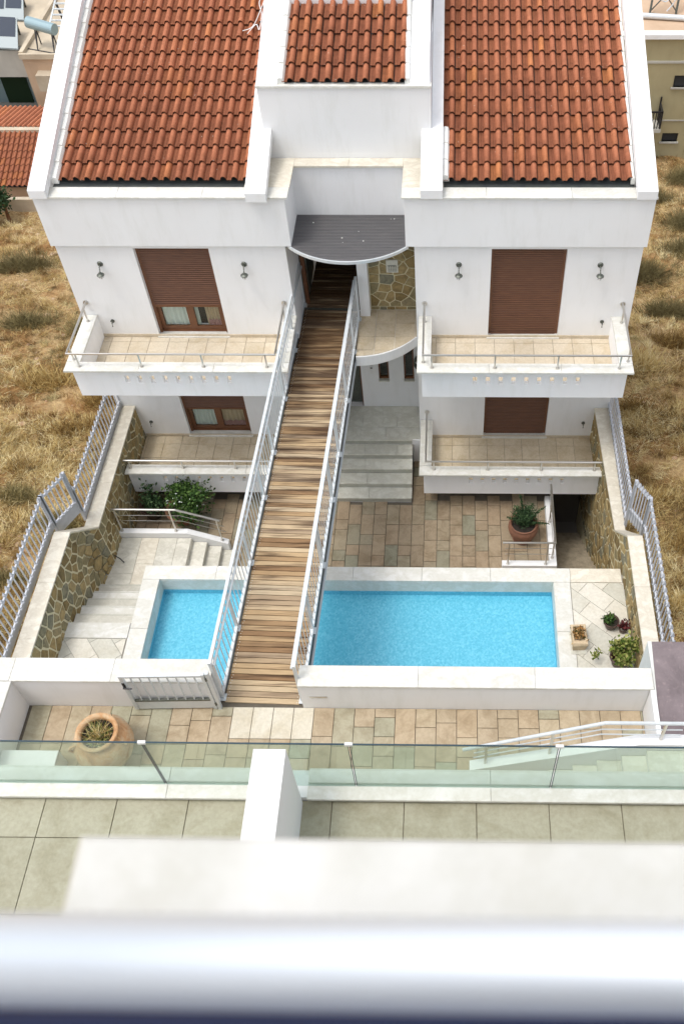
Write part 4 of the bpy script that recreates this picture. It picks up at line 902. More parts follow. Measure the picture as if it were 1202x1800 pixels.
# terraces with diagonal tiles
pt = thing('pool_terrace', 'pale diagonal stone tiles beside the pool', None, kind='structure')
MB().box(-7.3, -6.03, -8.0, -5.8, ZP-.6, ZP-.022).obj('terrace_bed', 'grout_pale', pt); MB().box(2.345, 3.42, -8.0, -4.30, ZP-.6, ZP-.022).obj('terrace_bed', 'grout_pale', pt)
slab('border_slab', pt, -7.24, -6.04, -5.84, -5.50, ZP, .02, 'marble', .003, .003)
def diag(x0, x1, y0, y1, ang, L, Wd, ox, oy):
    c, s_ = math.cos(ang), math.sin(ang); cx, cy = (x0+x1)/2+ox, (y0+y1)/2+oy
    for i in range(-8, 9):
        for j in range(-8, 9):
            u = i*L+(L/2 if j % 2 else 0); v = j*Wd
            q = [(cx+(u+a)*c-(v+b)*s_, cy+(u+a)*s_+(v+b)*c) for a, b in ((.004, .004), (L-.004, .004), (L-.004, Wd-.004), (.004, Wd-.004))]
            q = clip_poly_rect(q, x0+.004, x1-.004, y0+.004, y1-.004)
            if len(q) >= 3:
                ar = abs(sum(q[k][0]*q[(k+1) % len(q)][1]-q[(k+1) % len(q)][0]*q[k][1] for k in range(len(q))))/2
                if ar > .002: MB().prism(q, ZP-.02, ZP+random.uniform(-.0008, .0008)).obj('terrace_tile', 'pale_diag', pt)
diag(2.35, 3.38, -7.9, -4.51, math.radians(-42), .62, .36, .05, .1); diag(-7.24, -6.05, -7.9, -5.85, math.radians(-52), .60, .36, .2, 0)
# ------------------------------------------------------------------ stone boundary walls
def retaining(side):
    L = side == 'left'
    root = thing('stone_wall', ('brown crazy-stone boundary wall with pale coping on the left of the courtyard' if L else 'brown crazy-stone boundary wall with pale coping on the right of the pool'), 'stone wall')
    sg = -1 if L else 1
    zt1, zt2 = -2.03, -1.40
    if L:
        fA = lambda s, t_: Vector((-7.07-.02*(t_+3.2), s, t_)); fB = lambda s, t_: Vector((-7.24-.083*(t_+2.3), s, t_)); n = (1, 0, 0)
        xa, xb = -7.09, -7.31; xo1, xo2 = -7.36, -7.60
    else:
        fA = lambda s, t_: Vector((3.215-.028*s, s, t_)); fB = lambda s, t_: Vector((3.395, s, t_)); n = (-1, 0, 0)
        xa, xb = 3.27, 3.395; xo1, xo2 = 3.50, 3.66
    z0 = -6.6 if not L else -3.8
    yj0, yj1 = -3.42, -4.03; yn = -8.2
    # backing body: two blocks with a ramped joint
    bd = MB()
    def face(f, s, t_): return f(s, t_) - Vector(n)*.004
    ya = 0.6
    # seg A
    A = [face(fA, ya, -7), face(fA, yj0, -7), face(fA, yj0, zt1-.04), face(fA, ya, zt1-.04)]
    B_ = [Vector((xo1 if i < 9 else 0, a.y, a.z)) for i, a in enumerate(A)]
    bd.add(A+B_, [(0, 1, 2, 3), (7, 6, 5, 4), (3, 2, 6, 7), (0, 3, 7, 4), (1, 0, 4, 5), (2, 1, 5, 6)])
    # ramped joint between the two heights
    def fJ(s, t_):
        k = (s-yj0)/(yj1-yj0); return fA(s, t_)*(1-k)+fB(s, t_)*k
    A = [face(fJ, yj0, -7), face(fJ, yj1, -7), face(fJ, yj1, zt2-.04), face(fJ, yj0, zt1-.04)]
    B_ = [Vector((xo2 if i in (1, 2) else xo1, a.y, a.z)) for i, a in enumerate(A)]
    bd.add(A+B_, [(0, 1, 2, 3), (7, 6, 5, 4), (3, 2, 6, 7), (0, 3, 7, 4), (1, 0, 4, 5), (2, 1, 5, 6)])
    A = [face(fB, yj1, -7), face(fB, yn, -7), face(fB, yn, zt2-.04), face(fB, yj1, zt2-.04)]
    B_ = [Vector((xo2, a.y, a.z)) for a in A]
    bd.add(A+B_, [(0, 1, 2, 3), (7, 6, 5, 4), (3, 2, 6, 7), (0, 3, 7, 4), (1, 0, 4, 5), (2, 1, 5, 6)])
    bd.obj('wall_core', 'mortar', root)
    k = stones(root, yj0, .0, z0 if L else -5.2, zt1-.06, .25 if L else .275, fA, n, .020, .85, .014, 21 if L else 22)
    m_ = (zt2-zt1)/(yj1-yj0); hyp = math.hypot(m_, 1)
    fJB = lambda s, t_: fJ(s, t_) if s > yj1 else fB(s, t_)
    k += stones(root, yn+.5, yj0, z0+.2 if L else -2.9, zt2-.06, .25 if L else .275, fJB, n, .020, .85, .014, 25 if L else 26, planes=[(-m_/hyp, 1/hyp, (zt1-.075-m_*yj0)/hyp)])
    if not L: k += stones(root, yj1, yj0, -5.2, -2.92, .275, fJ, n, .018, .85, .014, 28)
    # triangle of stone under the ramp
    # coping: slabs on seg A, ramp, seg B
    def cs(ya_, yb_, za, zb, xi_a, xi_b, xo_a, xo_b):
        h = .04; o_ = .02*(-sg)
        mb = MB(); mb.add([(xi_a+o_, ya_, za-h), (xi_b+o_, yb_, zb-h), (xo_b, yb_, zb-h), (xo_a, ya_, za-h), (xi_a+o_, ya_, za), (xi_b+o_, yb_, zb), (xo_b, yb_, zb), (xo_a, ya_, za)], [(3,2,1,0),(4,5,6,7),(0,1,5,4),(1,2,6,5),(2,3,7,6),(3,0,4,7)])
        mb.obj('coping_slab', 'marble_cream', root)
    def xi(y): return (xa if L else 3.215-.028*y)
    ysA = [-.0, -1.1, -2.25, yj0]
    for a, b in zip(ysA[:-1], ysA[1:]): cs(a-.002, b+.002, zt1, zt1, xi(a), xi(b), xo1, xo1)
    cs(yj0, yj1, zt1, zt2, xi(yj0), xb, xo1, xo2)
    for a, b in zip([yj1, -5.2, -6.4, -7.4], [-5.2, -6.4, -7.4, yn]): cs(a-.002, b+.002, zt2, zt2, xb, xb, xo2, xo2)
    return k
retaining('left'); retaining('right')
# ------------------------------------------------------------------ boundary fences
def fence(root, p0, p1, z0, z1, n, plate=.17):
    """fence panel from p0 to p1 (x, y), rails with wave edges, pickets with pointed tips, closed foot plate"""
    a = Vector((*p0, z0)); b = Vector((*p1, z0)); up = Vector((0, 0, 1)); d = (b-a); H = z1-z0; L_ = d.length; u = d.normalized(); s_ = u.cross(up)
    for hh, th in ((plate+.02, .05), (H-.06, .05)):
        mb = MB(); mb.bar(a+up*hh, b+up*hh, .03, th)
        m_ = n
        for k in range(m_):      # scalloped edge of the rail
            c = a+u*(L_*(k+.5)/m_)+up*(hh); mb.bar(c-s_*.03-up*.0, c+s_*.03+up*.025, .035, .035)
        mb.obj('fence_rail', 'fence_white', root)
    mb = MB(); mb.bar(a+up*plate*.5-s_*.012, b+up*plate*.5-s_*.012, .008, plate-.02); mb.obj('foot_plate', 'fence_metal', root)
    pm = MB(); pm.bar((0, 0, 0), (0, 0, H+.0), .022, .022); pm.add([(-.026, -.026, H-.01), (.026, -.026, H-.01), (.026, .026, H-.01), (-.026, .026, H-.01), (0, 0, H+.075), (0, 0, H-.05)], [(0, 1, 4), (1, 2, 4), (2, 3, 4), (3, 0, 4), (1, 0, 5), (2, 1, 5), (3, 2, 5), (0, 3, 5)])
    me = pm.mesh('picket', 'fence_white')
    for k in range(n): link('picket', me, root, tuple(a+u*(L_*(k+.5)/n)), rot=(0, 0, math.atan2(u.y, u.x)))
    for q in (a, b):
        mb = MB(); mb.bar(q+up*0, q+up*(H+.02), .055, .055); mb.obj('fence_post', 'fence_metal', root)
fl = thing('metal_fence', 'pale metal picket fence stepping along the left stone wall', 'fence')
fence(fl, (-7.38, .35), (-7.40, -3.20), -2.08, -1.17, 24)
fence(fl, (-7.40, -3.22), (-7.68, -3.80), -1.78, -.62, 6, .30)
fence(fl, (-7.68, -3.82), (-7.70, -8.3), -1.50, -.62, 32)
fr = thing('metal_fence', 'pale metal picket fence stepping along the right stone wall', 'fence')
fence(fr, (3.50, .55), (3.51, -3.28), -2.08, -1.15, 27)
fence(fr, (3.52, -3.30), (3.74, -3.72), -1.80, -.66, 6, .30)
fence(fr, (3.74, -3.74), (3.73, -7.6), -1.60, -.68, 26)
# ------------------------------------------------------------------ bridge
br = thing('footbridge', 'long timber footbridge with white metal railings leading into the villa', 'footbridge', (-3.128, 0, 0), math.radians(-1.83))
DW = 1.13; Y0, Y1 = -8.29, .90
pm = MB().cbox(0, DW, 0, .0875, -.035, 0, .004).mesh('plank', 'plank')
y = Y0; k = 0
while y < Y1-.05:
    link('plank', pm, br, (random.uniform(-.003, .003), y, random.uniform(-.0015, .0015))); y += .0975; k += 1
y = Y1+.03
pm2 = MB().cbox(0, DW, 0, .079, -.035, 0, .004).mesh('passage_plank', 'plank')
while y < 3.9: link('plank', pm2, br, (.03, y, .004)); y += .0885
MB().box(-.02, DW+.02, Y1-.02, Y1+.03, -.04, .006).obj('threshold', 'bronze', br)
sb = MB()
for x in (.035, DW-.035):
    for k in range(94):
        yy = Y0+.0975*k+.046
        sb.lathe([(.008, 0.0), (.006, .006), (.0005, .007)], 6, (x, yy-.022, .0)); sb.lathe([(.008, 0), (.006, .006), (.0005, .007)], 6, (x+.012, yy+.022, .0))
sb.obj('screws', 'steel', br, kind='stuff', fix=False)
for x, o_ in ((-.03, -.045), (DW+.03, .045)):
    mb = MB(); mb.bar((x, Y0+.02, -.12), (x, Y1, -.12), .05, .16); mb.obj('side_gap_shade', 'gutter', br)  # dark bar standing in for the shaded gap beside the deck
    mb = MB(); mb.bar((x+o_, Y0+.02, -.20), (x+o_, Y1, -.20), .03, .05); mb.obj('beam_edge', 'galv', br)
MB().box(.02, DW-.02, Y0+.05, Y1-.05, -.06, -.045).obj('plank_gap_shade', 'gutter', br)  # dark sheet added so the gaps between planks read as shade
MB().bar((DW/2, Y0+.05, -.17), (DW/2, .2, -.17), .12, .2).obj('middle_beam', 'bronze', br)
ym = -8.22
for side, x in (('l', -.035), ('r', DW+.045)):
    sgn = -1 if side == 'l' else 1; top = 1.06; yend = 1.05 if side == 'l' else .62
    mb = MB(); mb.bar((x, ym-.03, top), (x, yend, top), .048, .045); mb.obj('handrail', 'galv', br)
    mb = MB(); mb.bar((x+.045*(1 if side == 'l' else -1)*1.0, ym-.0, top-.085), (x+.045*(1 if side == 'l' else -1), yend, top-.085), .03, .03); mb.obj('lower_handrail', 'galv', br)
    mb = MB(); mb.bar((x, ym, .075), (x, yend, .075), .045, .04); mb.obj('bottom_rail', 'galv', br)
    bm_ = MB(); bm_.bar((0, 0, .09), (0, 0, top-.02), .012, .012); bme = bm_.mesh('baluster', 'galv')
    pm_ = MB(); pm_.bar((0, 0, -.06), (0, 0, top-.01), .045, .045); pm_.box(-.05, .05, -.06, .06, .0, .012); pme = pm_.mesh('railing_post', 'galv')
    posts = [ym, -7.0, -5.72, -4.30, -3.22, -1.82, -.42, yend-.03]
    for p in posts: link('railing_post', pme, br, (x, p, 0))
    for i in range(len(posts)-1):
        a, b = posts[i], posts[i+1]; n = max(2, round((b-a)/.145))
        for j in range(1, n): link('baluster', bme, br, (x, a+(b-a)*j/n, 0))
# gate standing open
ga = thing('gate', 'grey metal gate standing open against the white terrace wall', 'gate', (-3.50, -8.40, 0), math.radians(1.5))
GW, GH = 1.17, 1.02
for a, b, w_, h_ in (((0, 0, .04), (0, 0, GH+.06), .05, .05), ((-GW, 0, .06), (-GW, 0, GH), .05, .05)):
    mb = MB(); mb.bar(a, b, w_, h_); mb.obj('gate_stile', 'galv', ga)
mb = MB(); mb.bar((-GW-.025, 0, GH+.02), (.02, 0, GH+.02), .055, .045); mb.obj('gate_rail', 'galv', ga)
mb = MB(); mb.bar((-GW+.02, 0, .30), (-.02, 0, .30), .035, .035); mb.obj('gate_rail', 'bronze', ga)
mb = MB(); mb.box(-GW+.02, -.02, -.012, .012, .05, .28); mb.obj('kick_plate', 'galv', ga)
for k in range(1, 9): 
    mb = MB(); xx = -GW+GW*k/9; mb.bar((xx, 0, .31), (xx, 0, GH), .018, .018); mb.obj('gate_bar', 'galv', ga)
mb = MB(); mb.tube([(-GW+.0, -.03, .80), (-GW+.0, -.07, .80), (-GW+.12, -.075, .80)], .013, 8); mb.box(-GW-.02, -GW+.02, -.034, -.026, .72, .88); mb.obj('gate_handle', 'black_metal', ga)
hp = MB(); hp.bar((.06, .01, 0), (.06, .01, 1.09), .05, .06); hp.obj('hinge_post', 'galv', ga)
for z in (.15, .9):
    mb = MB(); mb.tube([(.03, -.02, z), (.03, -.02, z+.09)], .016, 8); mb.obj('hinge', 'bronze', ga)
# ------------------------------------------------------------------ street level terrace
tr = thing('street_terrace', 'paved terrace strip of warm sandstone at street level', None, kind='structure')
MB().box(-6.7, 3.05, -11.0, -8.05, -.5, -.022).obj('paving_bed', 'grout', tr)
r = random.Random(9); x = -6.30; W_ = .3055; lastx = -6.30
while x < 2.89:
    xe = min(x+W_, 2.895)
    y = -8.372; g = -3.32 < (x+xe)/2 < -2.16; n = 0
    while y > -10.75:
        if g and n == 0: L = .51
        elif g and n == 1: L = .3
        else: L = .305 if r.random() < .35 else .615
        if n == 0 and not g: L *= r.choice([.5, 1, .75])
        yb = max(y-L, -10.76)
        if y-yb > .03: slab('paver', tr, x, xe, yb, y, 0, .03, 'paver_cream' if g and n == 0 else 'paver_warm', .004, .003, .0015)
        y = yb; n += 1
    x = xe
for x0 in (-3.30, ): pass
# light slabs directly before the bridge (already laid as cream pavers)
pw = thing('terrace_wall', 'low white terrace wall with marble coping right of the bridge', 'wall')
MB().box(-2.19, 2.93, -8.37, -8.06, -4.0, .66).obj('wall', 'plaster', pw)
for a, b in ((-2.20, -.45), (-.45, 1.25), (1.25, 2.955)): slab('coping_slab', pw, a, b, -8.385, -8.035, .70, .04, 'marble', .0015, .005)
MB().box(2.90, 2.97, -9.3, -8.39, -.3, .69).obj('end_wall', 'plaster', pw)
ws = MB().box(-2.06, -1.80, -8.383, -8.372, .335, .365).obj('wall_light', 'steel'); tag(ws, 'narrow horizontal recessed light strip in the terrace wall', 'wall light')
pw2 = thing('terrace_wall', 'low white terrace wall with marble coping behind the open gate', 'wall')
w2 = MB(); w2.box(-7.4, -3.46, -8.37, -8.03, -4.0, .75); w2.box(-7.4, -6.35, -11.0, -8.37, -4, .75); w2.obj('wall', 'plaster', pw2)
for a, b in ((-6.37, -4.9), (-4.9, -3.45)): slab('coping_slab', pw2, a, b, -8.385, -8.0, .79, .04, 'marble', .0015, .005)
slab('coping_slab', pw2, -7.42, -6.33, -9.9, -8.39, .79, .04, 'marble', .0015, .005); slab('coping_slab', pw2, -7.42, -6.37, -8.385, -8.0, .79, .04, 'marble', .0015, .005)
lb = MB().cbox(-6.34, -5.53, -9.62, -9.27, .0, .40, .01).obj('masonry_bench', 'plaster'); tag(lb, 'plain white masonry block beside the big clay jar', 'bench')
cs_ = MB(); cs_.prism([(3.03, -7.55), (7.5, -7.55), (7.5, -9.9), (2.88, -9.9), (2.93, -9.2)], -3.5, .63); o = cs_.obj('concrete_roof', 'concrete'); tag(o, 'flat purple-grey screed roof right of the terrace wall', 'roof')
MB().prism([(2.972, -7.55), (3.03, -7.55), (2.985, -8.6), (2.972, -8.6)], -.2, .635).obj('render_edge', 'plaster_rough', o)
# right outdoor stairs
so = thing('outdoor_stairs', 'greenish white stone stairs climbing to the right behind the glass', None, kind='structure')
for k in range(5):
    x0 = 1.44+.318*k; z = .17*(k+1)
    x1 = x0+.318 if k < 4 else 4.5
    MB().box(x0, x1, -10.66, -9.38, -.02, z-.031).obj('step_core', 'plaster', so)
    slab('step_tread', so, x0-.02, x1, -10.66, -9.385, z, .03, 'marble_grey', .001, .004)
sm = MB(); pr = [(.30, -.02), (.30, .10), (2.60, 1.02), (4.5, 1.02), (4.5, -.02)]
sm.add([(x, -9.38, z) for x, z in pr]+[(x, -9.23, z) for x, z in pr], [tuple(range(5)), tuple(range(5, 10))]+[(i, (i+1) % 5, 5+(i+1) % 5, 5+i) for i in range(5)])
tag(sm.obj('stair_wall', 'plaster'), 'sloping white cheek wall along the stairs behind the glass', 'wall')
rl = thing('handrail', 'white and steel handrail climbing right beside the outdoor stairs', 'railing')
mb = MB(); mb.tube([(.20, -9.30, .62), (2.06, -9.30, 1.50), (4.3, -9.30, 1.50)], .026, 10); mb.obj('top_rail', 'galv', rl)
for d in (.18, .33):
    mb = MB(); mb.tube([(.35, -9.30, .69-d), (2.04, -9.30, 1.49-d), (3.1, -9.30, 1.49-d)], .010, 6); mb.obj('thin_bar', 'galv', rl)
for xa, za, zb in ((.52, .18, .75), (1.40, .53, 1.17), (2.86, 1.02, 1.49)):
    mb = MB(); mb.bar((xa, -9.30, za), (xa, -9.30, zb), .035, .035); mb.obj('rail_post', 'steel', rl)
# ------------------------------------------------------------------ glass balustrade and near terrace
nt_ = thing('near_terrace', 'grey-green stone floor of the near terrace below the camera', None, kind='structure')
MB().box(-9, 5, -14.6, -10.98, 2.7, 3.078).obj('floor_bed', 'step_dark', nt_)
xs_ = [-1.24+.77*k for k in range(-9, 8)]
for i in range(len(xs_)-1):
    for ya, yb in ((-11.43, -11.004), (-12.2, -11.43), (-12.97, -12.2), (-13.74, -12.97)): slab('terrace_tile', nt_, xs_[i], xs_[i+1], ya, yb, 3.10, .02, 'terrace_grey', .004, .003, .0008)
nw = thing('balustrade_wall', 'white marble-capped curb carrying the green glass balustrade', 'wall')
MB().box(-9, 4.5, -11.0, -10.70, -.02, 3.18).obj('wall', 'plaster', nw)
for a, b in ((-7.4, -5.2), (-5.2, -3.0), (-3.0, -1.85), (-1.5, .45), (.45, 2.6), (2.6, 4.5)):
    slab('coping_slab', nw, a, b, -11.04, -10.885, 3.22, .04, 'marble', .0015, .004); slab('coping_slab', nw, a, b, -10.855, -10.69, 3.22, .04, 'marble', .0015, .004)
gb = thing('glass_balustrade', 'frameless green-tinted glass balustrade running across the foreground', 'balustrade')
gx = [-5.3, -3.03, -.985, 1.088, 3.3]
for i in range(4):
    p = MB(); p.box(gx[i]+.012, gx[i+1]-.012, -10.876, -10.864, 3.19, 4.215+.008*(i == 0)); g_ = p.obj('glass_panel', 'glass_green', gb)
    MB().box(gx[i]+.012, gx[i+1]-.012, -10.877, -10.863, 4.224, 4.238).obj('top_edge', 'glass_edge', g_)
    for xx in (gx[i]+.009, gx[i+1]-.009): MB().box(xx-.003, xx+.003, -10.877, -10.863, 3.21, 4.224).obj('side_edge', 'glass_edge', g_)
for x in gx[1:4]: MB().cbox(x-.04, x+.04, -10.885, -10.855, 4.215, 4.25, .004).obj('glass_clamp', 'plastic_white', gb)
dv = MB(); dv.box(-1.865, -1.555, -13.9, -11.03, 3.0, 4.46); tag(dv.obj('divider_wall', 'plaster'), 'thick white dividing wall standing on the near terrace', 'wall')
# near parapet slab and rail just below the camera (out of focus)
np_ = thing('near_parapet', 'blurred white marble parapet slab right below the camera', 'parapet')
MB().cbox(-.285, 3.0, -14.82, -14.522, 12.105, 12.137, .004).obj('coping_slab', 'marble_near', np_)
MB().box(-.27, 3.0, -14.80, -14.56, 9.5, 12.104).obj('wall', 'plaster', np_)
nr = thing('near_rail', 'blurred steel handrail crossing the bottom of the view', 'handrail')
mb = MB(); mb.tube([(-.6, -14.674, 12.418), (3.0, -14.674, 12.418)], .019, 24); mb.obj('top_rail', 'steel_white', nr, smooth=True)
mb = MB(); mb.tube([(-.6, -14.719, 12.36), (3.0, -14.719, 12.36)], .040, 24); mb.obj('added_navy_bar', 'navy', nr, smooth=True)  # added bar standing in for an unidentified dark blue shape
mb = MB(); mb.tube([(1.2, -14.674, 12.137), (1.2, -14.674, 12.40)], .02, 12); mb.obj('rail_post', 'galv', nr)
mb = MB(); mb.tube([(-.30, -14.674, 12.418), (-.235, -14.674, 12.418)], .0215, 20); mb.obj('rail_sleeve', 'bronze', nr)
nb_ = thing('unseen_building', 'unseen white building behind the camera, dark doors added for the rail to reflect', 'building')
b = MB(); b.box(-6, -1.6, -16.0, -15.72, 3, 15.5); b.box(3.2, 6, -16.0, -15.72, 3, 15.5); b.box(-1.6, 3.2, -16.0, -15.72, 3, 11.1); b.box(-1.6, 3.2, -16.0, -15.72, 13.75, 15.5); b.box(-6, 6, -15.72, -14.83, 10.85, 11.1); b.obj('wall', 'plaster', nb_)
MB().box(-1.6, 3.2, -15.86, -15.83, 11.1, 13.75).obj('balcony_door', 'dark_reflect_glass', nb_)  # unseen dark panel added for the near rail to reflect
b = MB()
for x in (-1.6, 0, 1.6, 3.15): b.box(x, x+.06, -15.82, -15.77, 11.1, 13.75)
b.obj('door_frame', 'galv', nb_)
# ------------------------------------------------------------------ pots and plants
def pot(root, prof, mat, n=24, sx=1, sy=1, name='pot'):
    return MB().lathe(prof, n, (0, 0, 0), sx, sy).obj(name, mat, root, smooth=True)
# big clay jar on the street terrace
jr = thing('clay_jar', 'large weathered clay jar holding straggly dry grass, seen through the glass', 'jar', (-4.90, -9.17, 0))
pot(jr, [(.001, .0), (.20, 0), (.24, .05), (.36, .22), (.415, .40), (.40, .55), (.33, .67), (.275, .715), (.27, .75), (.30, .775), (.295, .80), (.255, .80), (.225, .765), (.23, .70)], 'clay', 32)
MB().lathe([(.001, .70), (.235, .69)], 24).obj('soil', 'soil', jr)
for a in (-.25, 3.6):
    mb = MB(); ca, sa = math.cos(a), math.sin(a)
    mb.tube(curve_pts([(ca*.33, sa*.33, .66), (ca*.39, sa*.39, .66), (ca*.43, sa*.43, .60), (ca*.405, sa*.405, .53)], 4), .02, 8); mb.obj('jar_handle', 'clay', jr, smooth=True)
def sprig(root, n, z0, rad, lo, hi, mat, spread, name, w=.004, tl=0, th=1):
    base = np.stack([rng.normal(0, rad, n), rng.normal(0, rad, n), np.full(n, z0)], 1); d = np.stack([rng.normal(0, spread, n), rng.normal(0, spread, n), rng.uniform(.4, 1.2, n)], 1); d /= np.linalg.norm(d, axis=1)[:, None]
    return link(name, blades(base, d, rng.uniform(lo, hi, n), rng.uniform(.6, 1.3, n)*w, rng.uniform(tl, th, n), name, mat), root, kind='stuff')
sprig(jr, 160, .69, .07, .12, .34, 'straw', .7, 'dry_stems', .004, .3, 1); sprig(jr, 200, .69, .09, .06, .2, 'leaf_yellow', .7, 'foliage', .006)
sprig(jr, 10, .69, .03, .35, .55, 'straw', .25, 'tall_stems', .005, .7, 1)
# two pots under the left balcony
p1 = thing('potted_plant', 'bushy green plant in a broad terracotta pot under the lower left balcony', 'potted plant', (-5.95, -1.90, ZC))
pot(p1, [(.001, 0), (.17, 0), (.20, .04), (.30, .28), (.33, .38), (.37, .385), (.38, .42), (.34, .425), (.31, .40), (.30, .34)], 'terracotta')
MB().lathe([(.001, .36), (.31, .355)], 20).obj('soil', 'soil', p1)
leaf_cloud('foliage', 2600, .62, .52, .36, .075, 'leaf', (.28, -.05, .72), p1, seed=31)
sprig(p1, 60, .4, .12, .3, .6, 'leaf', .6, 'stems', .006, 0, .5)
fl_ = leaf_cloud('blossom', 60, .62, .5, .4, .04, 'curtain_pale', (.2, -.1, .85), p1, seed=32)
p2 = thing('potted_plant', 'dark leafy plant in a dark pot against the left stone wall', 'potted plant', (-6.68, -1.78, ZC))
pot(p2, [(.001, 0), (.15, 0), (.23, .30), (.27, .34), (.27, .37), (.24, .37), (.22, .33)], 'dark_pot')
leaf_cloud('foliage', 900, .36, .32, .32, .07, 'leaf_dark', (.05, 0, .62), p2, seed=33)
# succulent in terracotta bowl on the right
p3 = thing('potted_plant', 'spiky dark succulent in a round terracotta pot beside the right stairwell', 'potted plant', (1.60, -2.33, ZC)); p3.scale = (.9, .9, .9)
pot(p3, [(.001, 0), (.24, 0), (.25, .03), (.17, .04), (.16, .07), (.24, .12), (.33, .26), (.37, .42), (.36, .52), (.33, .56), (.35, .60), (.32, .61), (.29, .56), (.27, .50)], 'terracotta')
MB().lathe([(.001, .54), (.29, .53)], 20).obj('soil', 'soil', p3)
def arm(root, p, d, L, r_, seedv):
    rr_ = np.random.default_rng(seedv); n = int(L*430); t_ = rr_.uniform(0, 1, n); P_ = np.array(p)[None]+np.array(d)[None]*t_[:, None]*L; P_[:, 2] += .12*np.sin(t_*2.2)*L
    dd = np.array(d)[None]*.8+rr_.normal(size=(n, 3))*.8; dd /= np.linalg.norm(dd, axis=1)[:, None]
    link('leafy_arm', blades(P_, dd, rr_.uniform(.05, .1, n)*(1.1-t_*.4), np.full(n, .009)*(1), rr_.uniform(0, 1, n), 'leafy_arm', 'leaf_dark'), root, kind='stuff')
for k, (d, L) in enumerate([((-.15, .35, .9), .75), ((.55, .1, .55), .68), ((-.75, -.1, .5), .5), ((.2, -.3, .8), .42), ((-.35, .1, .9), .5), ((.3, .3, .8), .55), ((.8, -.25, .25), .6), ((-.4, -.4, .6), .4), ((0, 0, 1), .5)]): arm(p3, (0, 0, .55), tuple(np.array(d)/np.linalg.norm(d)), L, .05, 50+k)
leaf_cloud('foliage', 1500, .36, .33, .22, .065, 'leaf_dark', (.02, .05, .76), p3, seed=34, elong=2.6)
# stone trough
tg = thing('stone_trough', 'rough sandstone trough with amber succulents beside the pool', 'planter', (2.385, -5.83, ZP), math.radians(2))
mb = MB(); X_, Y_, H_ = .145, .22, .27
mb.add([(-.11, -.19, 0), (.11, -.19, 0), (.11, .19, 0), (-.11, .19, 0), (-X_, -Y_-.01, H_*.8), (X_, -Y_, H_*.84), (X_+.01, Y_, H_*.8), (-X_, Y_, H_*.8), (-X_+.01, -Y_+.02, H_), (X_-.005, -Y_+.015, H_-.01), (X_-.01, Y_-.01, H_), (-X_+.01, Y_-.01, H_-.012), (-.10, -.13, H_-.005), (.10, -.13, H_-.01), (.095, .17, H_), (-.10, .17, H_-.01), (-.09, -.12, H_-.08), (.09, -.12, H_-.08), (.09, .16, H_-.08), (-.09, .16, H_-.08)],
       [(3, 2, 1, 0)]+[(a*4+i, a*4+(i+1) % 4, (a+1)*4+(i+1) % 4, (a+1)*4+i) for a in range(4) for i in range(4)]+[(16, 17, 18, 19)]); mb.obj('trough', 'trough', tg)
MB().box(-.145, .14, -.27, .20, -.0, .012).obj('base_slab', 'marble_grey', tg)
leaf_cloud('foliage', 260, .11, .15, .05, .05, 'leaf_amber', (.0, .02, .29), tg, seed=35, elong=1.5); sprig(tg, 60, .24, .06, .06, .14, 'leaf_amber', .8, 'rosette', .012)
p4 = thing('potted_plant', 'small pot of green leaves on the diagonal terrace tiles', 'potted plant', (3.02, -5.50, ZP))
pot(p4, [(.001, 0), (.09, 0), (.13, .16), (.15, .17), (.15, .21), (.13, .21), (.12, .17)], 'dark_pot'); MB().lathe([(.001, .18), (.12, .175)], 16).obj('soil', 'soil', p4)
leaf_cloud('foliage', 170, .13, .12, .08, .06, 'leaf', (-.03, .02, .25), p4, seed=36); sprig(p4, 14, .2, .03, .1, .3, 'leaf', .9, 'spikes', .004)
p5 = thing('potted_plant', 'small dark red leafed plant by the right stone wall', 'potted plant', (3.24, -5.60, ZP))
pot(p5, [(.001, 0), (.06, 0), (.085, .12), (.08, .13)], 'dark_pot'); leaf_cloud('foliage', 220, .10, .10, .14, .055, 'leaf_red', (0, 0, .24), p5, seed=37)
p6 = thing('potted_plant', 'yellow-green bushy shrub in a brown pot by the terrace wall', 'potted plant', (3.10, -6.28, ZP))
pot(p6, [(.001, 0), (.13, 0), (.18, .22), (.20, .23), (.20, .26), (.17, .26)], 'dark_pot'); leaf_cloud('foliage', 900, .30, .26, .26, .07, 'leaf_yellow', (.0, .02, .50), p6, seed=38, elong=1.6); leaf_cloud('side_shoot', 60, .12, .1, .08, .07, 'leaf_yellow', (-.42, .0, .30), p6, seed=39)
sprig(p6, 40, .25, .05, .2, .4, 'leaf_red', .5, 'stems', .004, .3, 1)
tc = MB(); tc.tube([(-7.03, -3.42, -3.02), (-6.93, -3.44, -3.10), (-6.84, -3.5, -3.16)], .012, 6); tag(tc.obj('twig', 'black_metal'), 'short dark twig leaning on the left stone wall above the landing', 'twig')
# ------------------------------------------------------------------ neighbouring buildings
# old tiled house lower left
oh = thing('tiled_house', 'old tiled house down the slope at the left edge', 'house')
MB().box(-24, -16.4, 20.1, 22.4, -12, -9.25).obj('wall', 'pink_wall', oh)
MB().add([(-24, 19.9, -9.22), (-16.3, 19.9, -9.22), (-16.3, 22.55, -8.3), (-24, 22.55, -8.3)], [(0, 1, 2, 3)]).obj('roof', 'gutter', oh)
bt = MB(); sl = math.atan2(.92, 2.65); c, s_ = math.cos(sl), math.sin(sl)
for j in range(8):
    for i in range(36):
        x = -24+i*.2155; y = 19.88+j*.335; z = -9.17+j*.1165
        P_ = tile_profile(); n = len(P_)
        def tr(px, py, pz): return (x+px, y+py*c-pz*s_, z+py*s_+pz*c)
        bt.add([tr(a, -.012, b+.04) for a, b in P_]+[tr(a, .38, b) for a, b in P_], [(k, k+1, n+k+1, n+k) for k in range(n-1)])
